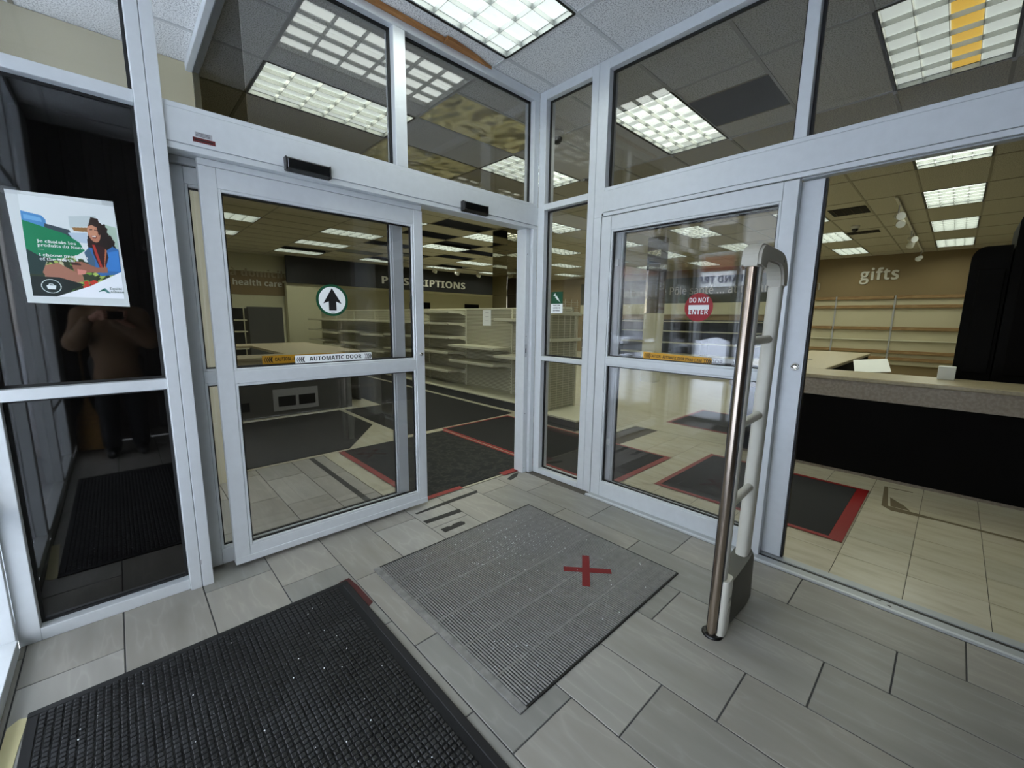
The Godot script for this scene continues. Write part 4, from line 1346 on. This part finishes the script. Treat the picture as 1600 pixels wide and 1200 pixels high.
func gondolas():
	var z = -1.21
	unit(z, [1.37, 0.80], "shelving section nearest the doorway, with one high and one low shelf")
	unit(z - 1.24, [0.905, 0.64], "shelving section with two middle shelves and a paper notice on its back")
	unit(z - 2.48, [1.50, 1.29, 1.04, 0.765, 0.43], "shelving section with five shelves, third from the doorway")
	for i in 5:
		var s = [[1.30, 1.02, 0.72, 0.45], [1.30, 0.98, 0.60], [1.30, 1.02, 0.72], [1.30, 0.95, 0.6], [1.30, 1.0, 0.7]][i]
		unit(z - 3.72 - 1.24 * i, s, "shelving section of the long run, %s from the doorway, seen through the left door" % ["fourth", "fifth", "sixth", "seventh", "last"][i], "far sections of the long shelving run")
	var p = thing("notice", "white paper notice hung on the back of the shelving section", "notice", Vector3(2.024, 1.405, -3.08), -PI / 2)
	part("sheet", M.paper, p, -0.11, 0.11, -0.14, 0.13, 0, 0.002)
	for i in 3:
		part("print_line", M.grey_label, p, -0.04, 0.05, 0.08 - i * 0.07, 0.088 - i * 0.07, 0.002, 0.003)
	# end cap
	var o = thing("end_rack", "wire grid end rack of the shelving run, behind the narrow sidelight", "rack")
	part("base_deck", M.shelf_cream, o, 1.36, 2.10, 0.128, 0.152, -1.19, -0.56, 0.003)
	part("kick_plate", M.kick_grey, o, 1.39, 2.06, 0.0, 0.128, -1.18, -0.60)
	part("panel", M.shelf_back, o, 1.50, 2.06, 0.16, 1.46, -1.20, -1.185)
	part("side_post", M.shelf_cream, o, 1.47, 1.51, 0.14, 1.50, -1.2, -1.15, 0.003)
	part("side_post", M.shelf_cream, o, 2.05, 2.09, 0.14, 1.50, -1.2, -1.15, 0.003)
	var st = S()
	for i in 44:
		var y = 0.20 + i * 0.033
		box(st, Vector3(1.50, y, -1.142), Vector3(2.06, y + 0.006, -1.136))
	for i in 5:
		box(st, Vector3(1.52 + i * 0.13, 0.18, -1.148), Vector3(1.528 + i * 0.13, 1.66, -1.142))
	stuff(obj("wire_grid", st, M.shelf_wire, o))
	for y in [1.44, 1.09]:
		part("cross_bar", M.shelf_cream, o, 1.47, 2.12, y, y + 0.045, -1.135, -1.115, 0.004)
	# a second run farther back, seen through the right fixed leaf
	for i in 4:
		var r = thing("shelving_unit", "low dark shelving section far behind the right door leaf, %s from the right" % ["first", "second", "third", "last"][i], "shelving", Vector3(0, 0, 0), 0, "far shelving behind the right door leaf")
		var z1 = -0.6 - i * 1.24
		part("back_panel", M.kick_grey, r, 8.4, 8.43, 0, 1.42, z1 - 1.23, z1)
		for y in [0.15, 0.5, 0.8, 1.1, 1.36]:
			part("shelf", M.shelf_cream, r, 8.0, 8.4, y, y + 0.025, z1 - 1.23, z1)
		part("end_panel", M.kick_grey, r, 8.0, 8.4, 0, 1.40, z1 - 1.236, z1 - 1.231)

# ---------------------------------------------------------------- shop walls, signs
func shop_walls():
	# dispensary front with its long black fascia
	var o = setting("wall_dispensary", "long black fascia over the dispensary at the back of the shop")
	part("fascia", M.wall_black, o, 1.22, 11.5, 2.39, CE, -11.6, -11.5)
	part("soffit", M.wall_cream, o, 1.22, 11.5, 2.40, 2.45, -13.0, -11.6)
	part("jamb", M.wall_cream, o, 1.22, 2.3, 0.0, 2.40, -11.8, -11.6)
	var p = thing("fascia_sign", "pale PRESCRIPTIONS lettering on the long black fascia", "sign", Vector3(4.27, 2.545, -11.498))
	text("lettering", "PRESCRIPTIONS", 0.25, M.letter_white, p, Vector3(0, -0.075, 0.012), 0.0, true, 0.02, false, 3.62)
	# hatches in the dispensary's back wall
	for q in [[6.2, 7.15, "black hatch in the lit back wall under the fascia lettering"], [9.0, 9.8, "brown framed hatch in the lit back wall near the mirrored column"]]:
		var h = thing("hatch", q[2], "hatch", Vector3(0, 0, -13.0))
		part("opening", M.black_panel, h, q[0] + 0.04, q[1] - 0.04, 1.35, 1.98, 0.0, 0.02)
		for r in [[q[0], q[1], 1.98, 2.02], [q[0], q[0] + 0.04, 1.3, 1.98], [q[1] - 0.04, q[1], 1.3, 1.98]]:
			part("frame", M.espresso, h, r[0], r[1], r[2], r[3], 0.0, 0.04)
	# home health wall
	o = setting("wall_home_care", "cream wall with a tan band behind the low counter")
	part("plaster", M.wall_cream, o, -3.1, 2.2, 0, CE, -12.1, -12.0)
	part("band", M.wall_tan, o, -3.1, 1.95, 2.0, 2.68, -12.0, -11.99)
	p = thing("wall_lettering", "tan and white home health care lettering on the tan band", "sign", Vector3(-1.80, 2.5, -11.99))
	text("lettering", "soins à domicile", 0.21, M.letter_tan, p, Vector3(0.78, -0.04, 0.012), 0.0, true, 0.02, false, 2.45)
	text("lettering", "home health care", 0.17, M.letter_white, p, Vector3(0.98, -0.29, 0.012), 0.0, true, 0.02, false, 2.02)
	# grey cabinets before that wall
	for q in [[-0.10, 0.72, "grey slatted end of a cabinet standing before the tan band"]]:
		var k = thing("slat_cabinet", q[2], "cabinet", Vector3(q[0], 0, -10.3))
		part("body", M.grey_laminate, k, 0, q[1] + 0.1, 0, 1.62, -0.5, 0)
		var st = S()
		for i in 30:
			box(st, Vector3(0.02, 0.2 + i * 0.046, 0.0), Vector3(q[1] + 0.08, 0.2 + i * 0.046 + 0.03, 0.006))
		stuff(obj("slats", st, M.grey_laminate, k))
		part("post", M.shelf_cream, k, q[1] + 0.1, q[1] + 0.14, 0, 1.64, -0.02, 0.03)
	var s = thing("shelving_unit", "grey open shelves left of the slatted cabinet", "shelving", Vector3(-1.0, 0, -10.3))
	part("back_panel", M.kick_grey, s, 0, 0.86, 0, 1.6, -0.45, -0.42)
	for y in [0.5, 0.95, 1.25, 1.58]:
		part("shelf", M.shelf_cream, s, 0, 0.86, y, y + 0.03, -0.42, 0.0)
	# gifts wall
	o = setting("wall_gifts", "tan wall lettered gifts with a pale slat wall below")
	part("slat_board", M.wall_beige, o, 12.34, 12.4, 0.3, 2.05, -0.42, 2.62)
	p = thing("gift_sign", "raised white gifts lettering on the tan far wall", "sign", Vector3(12.395, 2.53, 0.53), -PI / 2)
	text("lettering", "gifts", 0.30, M.letter_white, p, Vector3(0, -0.085, 0.015), 0.0, true, 0.03, false, 0.80)
	for i in 6:
		var y = [2.03, 1.79, 1.215, 0.93, 0.60, 0.42][i]
		p = thing("shelf_rail", "%s pine shelf rail on the pale slat wall under the gifts lettering" % ["topmost", "second", "third", "thin fourth", "fifth", "lowest"][i], "rail", Vector3(12.34, y, 0))
		for q in [[-0.42, 0.07], [0.11, 1.31], [1.36, 2.58]]:
			part("board", M.pine if i != 3 else M.shelf_cream, p, -0.06, 0, 0, 0.085 if i != 3 else 0.03, q[0], q[1], 0.004)
	for i in 2:
		p = thing("wall_standard", ["left", "right"][i] + " grey slotted upright on the pale slat wall", "rail", Vector3(12.34, 0.4, [0.09, 1.335][i]))
		part("channel", M.grey_label, p, -0.03, 0, 0, 1.72, -0.018, 0.018)
	# olive band with lettering, left of it
	o = setting("wall_health", "dark olive wall band with pale lettering behind the right fixed leaf")
	part("band", M.wall_olive, o, 12.37, 12.4, 2.02, 2.92, -9.0, -0.6)
	part("white_strip", M.wall_cream, o, 12.36, 12.4, 1.62, 2.02, -9.0, -0.6)
	p = thing("health_sign", "pale health lettering on the dark olive wall band", "sign", Vector3(12.37, 2.3, -7.6), -PI / 2)
	text("lettering", "natural health", 0.24, M.letter_grey, p, Vector3(0, -0.07, 0.012), 0.0, false, 0.02, false, 2.0)
	text("lettering", "Le Pôle santé ... at natural health", 0.27, M.letter_grey, p, Vector3(2.25, -0.06, 0.012), 0.0, false, 0.02, false, 5.0)
	# mirrored pillars
	for q in [[3.45, -4.1, 0.23, 1.0, "square column clad in mirror tiles behind the shelving run"], [6.2, -2.2, 0.16, 1.55, "column with mirrored upper half and cream base behind the right fixed leaf"]]:
		p = thing("mirror_column", q[4], "column", Vector3(q[0], 0, q[1]))
		part("base", M.wall_cream, p, -q[2], q[2], 0, q[3], -q[2], q[2], 0.004)
		var n = 5
		var h = (CE - q[3]) / n
		for i in n:
			for f in 4:
				var t = one(-q[2] + 0.002, q[2] - 0.002, q[3] + i * h + 0.002, q[3] + (i + 1) * h - 0.002, q[2] - 0.01, q[2], 0.002)
				var mi = obj("mirror_tile", t, M.mirror, p)
				mi.rotation.y = f * PI / 2
		part("core", M.plenum, p, -q[2] + 0.011, q[2] - 0.011, q[3], CE, -q[2] + 0.011, q[2] - 0.011)

# ---------------------------------------------------------------- ceiling fixtures and small things
func spot_head(o, at, aim, turn):
	var k = obj("spot_head", lathe([Vector2(0.02, -0.03), Vector2(0.045, -0.02), Vector2(0.055, 0.05), Vector2(0.06, 0.12)], 14), M.letter_white, o)
	k.transform = Transform3D(Basis(Vector3.UP, turn) * Basis(Vector3.RIGHT, PI / 2 + aim), at + Vector3(0, -0.16, 0))
	obj("lens", lathe([Vector2(0.05, 0.119), Vector2(0.055, 0.124)], 14), M.white_print, k)
	part("stem", M.grey_label, o, at.x - 0.008, at.x + 0.008, at.y - 0.17, at.y, at.z - 0.008, at.z + 0.008)

func fixtures():
	# air vent beside the ceiling light
	var o = thing("air_vent", "dark perforated air vent panel in the ceiling behind the middle transom pane", "vent", Vector3(1.29, CE, 1.06))
	var m = mat("vent_mesh", Color(0.27, 0.275, 0.29), 0.7)
	tex(m, noise_tex(noise(0.4, 1, 91), [[0.0, g(0.55)], [0.5, g(1.0)], [1.0, g(1.0)]], 256), Vector3(4, 4, 4))
	part("panel", m, o, -0.295, 0.295, 0.0, 0.012, -0.30, 0.30, 0.002)
	for s in [-1, 1]:
		part("frame", M.shop_tee, o, s * 0.302 - 0.006, s * 0.302 + 0.006, -0.001, 0.014, -0.30, 0.30)
	for q in [[0.64, -0.37, "dome security camera on the ceiling behind the narrow sidelight"], [7.6, 1.0, "distant dome security camera on the ceiling near the track lights"]]:
		o = thing("dome_camera", q[2], "camera", Vector3(q[0], CE, q[1]))
		obj("housing", lathe([Vector2(0.055, -0.05), Vector2(0.065, -0.03), Vector2(0.07, 0.0)], 20), M.letter_white, o)
		obj("dome", lathe([Vector2(0.012, -0.105), Vector2(0.035, -0.095), Vector2(0.048, -0.072), Vector2(0.052, -0.05)], 20), M.black_plastic, o)
	for q in [[6.2, 1.1, 0.28, 0.24, "dark slot diffuser in the ceiling left of the track lights"], [8.4, 1.02, 0.15, 0.25, "farther ragged dark slot in the ceiling beyond the dome camera"]]:
		o = thing("slot_diffuser", q[4], "vent", Vector3(q[0], CE, q[1]))
		part("opening", M.black_panel, o, -q[2], q[2], -0.004, -0.001, -q[3], q[3])
		for k in 4:
			part("fin", M.wall_dark, o, -q[2] + 0.02, q[2] - 0.02, -0.012, -0.004, -q[3] + 0.06 + k * 0.11, -q[3] + 0.07 + k * 0.11)
	# track lights
	o = thing("track_light", "ceiling track with five white spot heads near the lights over the counter", "track light", Vector3(0, 0, 1.72))
	part("track", M.letter_white, o, 5.6, 12.2, CE - 0.03, CE - 0.004, -0.018, 0.018, 0.003)
	for q in [[6.1, 0.2, -1.2], [6.6, 0.5, -1.5], [8.6, 0.2, -1.0], [9.0, 0.6, 1.9], [11.8, 0.4, -1.9]]:
		spot_head(o, Vector3(q[0], CE - 0.03, 0), q[1], q[2])
	o = thing("track_light", "ceiling track with four spot heads before the black fascia", "track light", Vector3(0, 0, -10.2))
	part("track", M.letter_grey, o, 3.6, 8.6, CE - 0.03, CE - 0.004, -0.018, 0.018, 0.003)
	for x in [4.25, 5.55, 6.5, 7.5]:
		spot_head(o, Vector3(x, CE - 0.03, 0), 0.3, 0.5)
	o = thing("track_light", "short ceiling track with two spot heads behind the upper sidelight pane", "track light", Vector3(0, 0, -1.0))
	part("track", M.letter_grey, o, 1.9, 3.4, CE - 0.03, CE - 0.004, -0.018, 0.018, 0.003)
	for x in [2.2, 2.7]:
		spot_head(o, Vector3(x, CE - 0.03, 0), 0.3, -2.0)
	# wood slips wedged over the left transom
	o = thing("wood_slip", "long brown wooden slip wedged between ceiling and left transom", "wood strip", Vector3(0, CE - 0.022, 0.018))
	obj("slip", prism(S(), [Vector2(-1.75, 0.0), Vector2(-0.945, 0.0), Vector2(-0.945, 0.021), Vector2(-1.75, 0.021)], 0.03, Transform3D(Basis(), Vector3(0, 0, -0.015))), M.brown_wood, o)
	o = thing("wood_slip", "short tapering brown wooden wedge at the right end of the long slip", "wood strip", Vector3(0, CE - 0.022, 0.03))
	obj("slip", flat(S(), [Vector2(-0.94, -0.027), Vector2(-0.52, -0.027), Vector2(-0.70, 0.010), Vector2(-0.90, 0.034), Vector2(-0.94, 0.03)], 0.0, 0.02), M.brown_wood, o)

# ---------------------------------------------------------------- outdoors
func outdoors():
	var cn = setting("sky_blocker", "added unseen slab that blocks overhead sky light outside the street front")
	part("slab", M.facade_light, cn, -5.6, -3.3, 3.35, 3.6, -6.0, 8.0, 0.01)  # out of view, added to hold back overhead sky light from the vestibule
	var gnd = setting("ground", "snow covered ground outside")
	part("snow", M.snow, gnd, -60, -3.2, -0.25, -0.02, -50, 40)
	var o = thing("snow_bank", "ploughed snow bank outside, reflected in the right fixed leaf", "snow")
	var st = S()
	var n = FastNoiseLite.new()
	n.seed = 4
	n.frequency = 0.5
	var nx = 16
	var nz = 90
	var h = func(i, j):
		var t = float(i) / nx
		var z = -30.0 + j * 0.6
		return Vector3(-13.0 + t * 6.0, -0.05 + sin(t * PI) * (0.75 + 0.5 * n.get_noise_2d(t * 6.0, z)), z)
	st.set_smooth_group(0)
	for i in nx:
		for j in nz:
			var a = h.call(i, j)
			var b = h.call(i + 1, j)
			var c = h.call(i + 1, j + 1)
			var d = h.call(i, j + 1)
			for p in [a, b, c, a, c, d]:
				st.add_vertex(p)
	st.generate_normals()
	obj("bank", st, M.snow, o)
	o = thing("street_building", "pale building with brick band and lettered white sign across the street, seen in reflections", "building", Vector3(-18.5, 0, 0))
	part("wall", M.facade_light, o, -6, 0, -0.2, 6.3, -16, 8)
	part("brick_band", M.brick, o, 0.0, 0.07, 3.78, 4.45, -16, 8)
	part("cornice", M.facade_light, o, -6, 0.2, 6.3, 6.7, -16.2, 8.2, 0.03)
	for i in 8:
		var z = -15.0 + i * 2.9
		var w = part("window", M.facade_light, o, 0.0, 0.06, 4.55, 5.95, z, z + 1.5)
		part("glass", M.facade_glass, w, 0.06, 0.08, 4.65, 5.85, z + 0.1, z + 1.4)
		w = part("shop_window", M.facade_light, o, 0.0, 0.06, 0.3, 2.8, z - 0.4, z + 1.9)
		part("glass", M.facade_glass, w, 0.06, 0.08, 0.4, 2.7, z - 0.3, z + 1.8)
	part("sign_board", M.white_print, o, 0.08, 0.16, 3.02, 3.72, -7.0, -4.2)
	text("lettering", "LAND TRAV", 0.34, M.blue_print, o, Vector3(0.17, 3.08, -4.45), PI / 2, true, 0.02, false, 2.3)

func broom():
	var o = thing("broom", "straw corn broom leaning by the street wall, reflected in the dark window", "broom", Vector3(-2.965, 0, 3.30))
	o.rotation = Vector3(0.09, 0.5, 0.05)
	o.position.y = 0.012
	obj("handle", tube([Vector3(0, 0.52, 0), Vector3(0, 1.35, 0)], 0.012, 10), M.pine, o)
	var st = S()
	var rings = []
	for q in [[0.0, 0.125, 0.035], [0.03, 0.13, 0.036], [0.24, 0.112, 0.034], [0.36, 0.095, 0.032], [0.43, 0.045, 0.026], [0.50, 0.024, 0.022], [0.56, 0.018, 0.018]]:
		var a = []
		for i in 24:
			var t = -TAU * i / 24
			var k = 1.0 + (0.05 * sin(i * 2.7) if q[0] < 0.3 else 0.0)
			a.append(Vector3(cos(t) * q[1] * k, q[0], sin(t) * q[2]))
		rings.append(a)
	ring(st, rings)
	st.generate_normals()
	obj("straw_head", st, M.straw, o)
	for y in [0.26, 0.31, 0.36]:
		var a = []
		for i in 17:
			var t = TAU * i / 16
			a.append(Vector3(cos(t) * (0.112 - (y - 0.26) * 0.15), y, sin(t) * 0.036))
		obj("stitching", tube(a, 0.0025, 6), M.dark_red_label, o)

# ---------------------------------------------------------------- the photographer, seen only as a reflection
func net(st, bones, cell, k):
	# surface nets over the smooth union of tapered capsules [a, b, radius a, radius b]
	var lo = Vector3(9, 9, 9)
	var hi = -lo
	for q in bones:
		for i in 2:
			var r = Vector3.ONE * (q[2 + i] + 3.0 * cell)
			lo = lo.min(q[i] - r)
			hi = hi.max(q[i] + r)
	var n = Vector3i((hi - lo) / cell) + Vector3i(2, 2, 2)
	var f = PackedFloat32Array()
	f.resize(n.x * n.y * n.z)
	f.fill(1.0)
	for q in bones:
		var a: Vector3 = q[0]
		var b: Vector3 = q[1]
		var ab = b - a
		var ll = maxf(ab.length_squared(), 1e-8)
		var m = Vector3.ONE * (maxf(q[2], q[3]) + k + 2.0 * cell)
		var i0 = Vector3i(((a.min(b) - m - lo) / cell).max(Vector3.ZERO))
		var i1 = Vector3i(((a.max(b) + m - lo) / cell))
		for x in range(i0.x, mini(i1.x + 1, n.x)):
			for y in range(i0.y, mini(i1.y + 1, n.y)):
				for z in range(i0.z, mini(i1.z + 1, n.z)):
					var p = lo + Vector3(x, y, z) * cell
					var t = clampf((p - a).dot(ab) / ll, 0.0, 1.0)
					var d = (p - a - ab * t).length() - lerpf(q[2], q[3], t)
					var at = (x * n.y + y) * n.z + z
					var o = f[at]
					var h = maxf(k - absf(o - d), 0.0) / k
					f[at] = minf(o, d) - h * h * k * 0.25
	var sx = n.y * n.z
	var sy = n.z
	var vert = {}
	for x in n.x - 1:
		for y in n.y - 1:
			for z in n.z - 1:
				var at = x * sx + y * sy + z
				var s = f[at] < 0.0
				if s == (f[at + 1] < 0.0) and s == (f[at + sy] < 0.0) and s == (f[at + sx] < 0.0) and s == (f[at + sx + sy + 1] < 0.0) and s == (f[at + sx + sy] < 0.0) and s == (f[at + sx + 1] < 0.0) and s == (f[at + sy + 1] < 0.0):
					continue
				var sum = Vector3.ZERO
				var c = 0
				for e in 12:
					var ax = e / 4
					var u = (e % 4) / 2
					var v = e % 2
					var g0 = [Vector3i(0, u, v), Vector3i(u, 0, v), Vector3i(u, v, 0)][ax]
					var g1 = g0
					g1[ax] = 1
					var d0 = f[at + g0.x * sx + g0.y * sy + g0.z]
					var d1 = f[at + g1.x * sx + g1.y * sy + g1.z]
					if (d0 < 0.0) != (d1 < 0.0):
						sum += Vector3(g0).lerp(Vector3(g1), d0 / (d0 - d1))
						c += 1
				vert[at] = lo + (Vector3(x, y, z) + sum / c) * cell
	for at in vert:
		var z = at % n.z
		var y = (at / n.z) % n.y
		var x = at / sx
		if x < 1 or y < 1 or z < 1:
			continue
		for ax in 3:
			var step = [sx, sy, 1][ax]
			var u = [sy, 1, sx][ax]
			var v = [1, sx, sy][ax]
			var s0 = f[at] < 0.0
			if s0 == (f[at + step] < 0.0):
				continue
			if not (vert.has(at - u) and vert.has(at - v) and vert.has(at - u - v)):
				continue
			var q = [vert[at], vert[at - u], vert[at - u - v], vert[at - v]]
			if s0:
				q.reverse()
			for i in [0, 1, 2, 0, 2, 3]:
				st.add_vertex(q[i])

func mirrored(bones):
	var o = []
	for q in bones:
		o.append(q)
		if absf(q[0].x) > 0.001 or absf(q[1].x) > 0.001:
			o.append([q[0] * Vector3(-1, 1, 1), q[1] * Vector3(-1, 1, 1), q[2], q[3]])
	return o

func photographer():
	# local axes: x to the right, -z forward; feet on y = 0
	mat("skin", Color(0.66, 0.47, 0.38), 0.6)
	mat("coat_brown", Color(0.42, 0.32, 0.22), 0.9)
	mat("trousers_dark", Color(0.07, 0.07, 0.075), 0.9)
	mat("hair_dark", Color(0.10, 0.07, 0.05), 0.8)
	mat("shoe_dark", Color(0.05, 0.045, 0.04), 0.6)
	var turn = deg_to_rad(-43.459)
	var fwd = Vector3(-sin(turn), 0, -cos(turn))
	var at = Vector3(-2.70, 0, 2.975)
	var o = thing("person", "person in a brown hooded coat holding up a phone, reflected in the dark window", "person", at)
	var V = func(x, y, z): return Vector3(x, y, z)
	# the phone is turned towards the corner, the body towards the left glass wall: H takes hand points from the phone's axes to the body's
	var ph_at = Vector3(-2.676, 1.39, 2.533) - fwd * 0.022 + Vector3(cos(turn), 0, -sin(turn)) * 0.035
	var hb = Basis(Vector3.UP, turn)
	var ho = ph_at - at
	var H = func(x, y, z): return Vector3(ho.x, 0, ho.z) + hb * Vector3(x * 1.05, y, z + 0.462)
	var torso = [[V.call(0, 0.93, 0), V.call(0, 1.12, 0), 0.135, 0.115], [V.call(0, 1.12, 0), V.call(0, 1.34, 0.0), 0.12, 0.14], [V.call(0.0, 1.38, 0), V.call(0.17, 1.375, 0), 0.085, 0.062], [V.call(0, 1.36, 0), V.call(0, 1.50, -0.015), 0.062, 0.052]]
	var arm = [[V.call(0.18, 1.37, 0), V.call(0.25, 1.14, -0.10), 0.056, 0.045], [V.call(0.25, 1.14, -0.10), H.call(0.112, 1.345, -0.36), 0.043, 0.029], [V.call(-0.18, 1.37, 0), V.call(-0.25, 1.14, -0.14), 0.056, 0.045], [V.call(-0.25, 1.14, -0.14), H.call(-0.112, 1.345, -0.36), 0.043, 0.029]]
	var leg = [[V.call(0.085, 0.90, 0), V.call(0.10, 0.49, -0.015), 0.088, 0.056], [V.call(0.10, 0.49, -0.015), V.call(0.105, 0.085, 0.02), 0.054, 0.038], [V.call(0.105, 0.05, 0.03), V.call(0.115, 0.03, -0.15), 0.038, 0.03]]
	var st = S()
	st.set_smooth_group(0)
	net(st, mirrored(torso + leg) + arm, 0.018, 0.05)
	# head with face
	var head = [[V.call(0, 1.59, -0.005), V.call(0, 1.62, 0.01), 0.085, 0.09], [V.call(0, 1.525, -0.05), V.call(0, 1.58, -0.03), 0.045, 0.072], [V.call(0, 1.50, -0.01), V.call(0, 1.47, -0.01), 0.056, 0.055], [V.call(0, 1.60, -0.092), V.call(0, 1.565, -0.112), 0.010, 0.015], [V.call(0.03, 1.615, -0.083), V.call(0.012, 1.615, -0.086), 0.012, 0.010], [V.call(0.088, 1.59, 0.01), V.call(0.092, 1.57, 0.01), 0.018, 0.012], [V.call(0.02, 1.532, -0.093), V.call(0, 1.531, -0.098), 0.008, 0.009]]
	net(st, mirrored(head), 0.006, 0.018)
	# hands, each closed round one end of the phone
	for s in [-1.0, 1.0]:
		var w = H.call(s * 0.112, 1.345, -0.36)
		var p = H.call(s * 0.100, 1.372, -0.405)
		var hand = [[w, p, 0.027, 0.030], [p, p + hb * V.call(s * -0.012, 0.028, -0.012), 0.028, 0.024]]
		for i in 4:
			var k = p + hb * V.call(s * (0.006 - 0.004 * i), 0.032 - 0.021 * i, -0.022)
			var l = [0.9, 1.0, 0.95, 0.75][i]
			var k2 = k + hb * V.call(s * -0.004, 0.006, -0.030 * l)
			var k3 = k2 + hb * V.call(s * -0.024 * l, 0.002, -0.006)
			hand += [[p, k, 0.012, 0.0095], [k, k2, 0.0095, 0.0088], [k2, k3, 0.0088, 0.0078]]
		var t1 = p + hb * V.call(s * -0.022, -0.012, 0.006)
		hand += [[w, t1, 0.014, 0.011], [t1, t1 + hb * V.call(s * -0.022, 0.020, -0.004), 0.0105, 0.009]]
		net(st, hand, 0.005, 0.010)
	st.generate_normals()
	obj("body", st, M.skin, o)
	# coat, hood, trousers, shoes, hair
	st = S()
	st.set_smooth_group(0)
	var coat = [[V.call(0, 0.80, 0), V.call(0, 1.12, 0), 0.19, 0.165], [V.call(0, 1.12, 0), V.call(0, 1.33, 0), 0.165, 0.165], [V.call(0, 1.37, 0), V.call(0.18, 1.365, 0), 0.105, 0.085], [V.call(0.06, 1.44, 0.07), V.call(-0.06, 1.44, 0.07), 0.07, 0.07], [V.call(0.085, 1.44, 0.03), V.call(0.07, 1.41, -0.06), 0.045, 0.035]]
	net(st, mirrored(coat) + [[V.call(0.19, 1.36, 0), V.call(0.26, 1.13, -0.10), 0.080, 0.070], [V.call(0.26, 1.13, -0.10), H.call(0.125, 1.322, -0.325), 0.068, 0.046], [V.call(-0.19, 1.36, 0), V.call(-0.26, 1.13, -0.14), 0.080, 0.070], [V.call(-0.26, 1.13, -0.14), H.call(-0.125, 1.322, -0.325), 0.068, 0.046]], 0.018, 0.06)
	st.generate_normals()
	obj("coat", st, M.coat_brown, o)
	st = S()
	st.set_smooth_group(0)
	net(st, mirrored([[V.call(0.09, 0.92, 0), V.call(0.105, 0.49, -0.015), 0.115, 0.080], [V.call(0.105, 0.49, -0.015), V.call(0.108, 0.11, 0.02), 0.078, 0.072]]), 0.018, 0.04)
	st.generate_normals()
	obj("trousers", st, M.trousers_dark, o)
	for s in [-1.0, 1.0]:
		st = S()
		st.set_smooth_group(0)
		net(st, [[V.call(s * 0.107, 0.055, 0.04), V.call(s * 0.116, 0.042, -0.16), 0.05, 0.040], [V.call(s * 0.107, 0.09, 0.025), V.call(s * 0.107, 0.06, 0.03), 0.052, 0.05]], 0.012, 0.03)
		st.generate_normals()
		obj("shoe", st, M.shoe_dark, o)
	st = S()
	st.set_smooth_group(0)
	net(st, mirrored([[V.call(0, 1.63, 0.02), V.call(0, 1.60, 0.04), 0.10, 0.10], [V.call(0, 1.685, -0.045), V.call(0.05, 1.67, -0.03), 0.03, 0.035], [V.call(0.075, 1.60, 0.035), V.call(0.08, 1.47, 0.03), 0.035, 0.03]]), 0.012, 0.03)
	st.generate_normals()
	obj("hair", st, M.hair_dark, o)
	# the phone
	var ph = thing("phone", "dark phone held level in both hands of the reflected person", "phone", ph_at, turn)
	part("case", M.black_plastic, ph, -0.078, 0.078, -0.052, 0.024, 0.0, 0.009, 0.004)
	part("screen", M.dark_film, ph, -0.074, 0.074, -0.048, 0.020, 0.009, 0.0095)
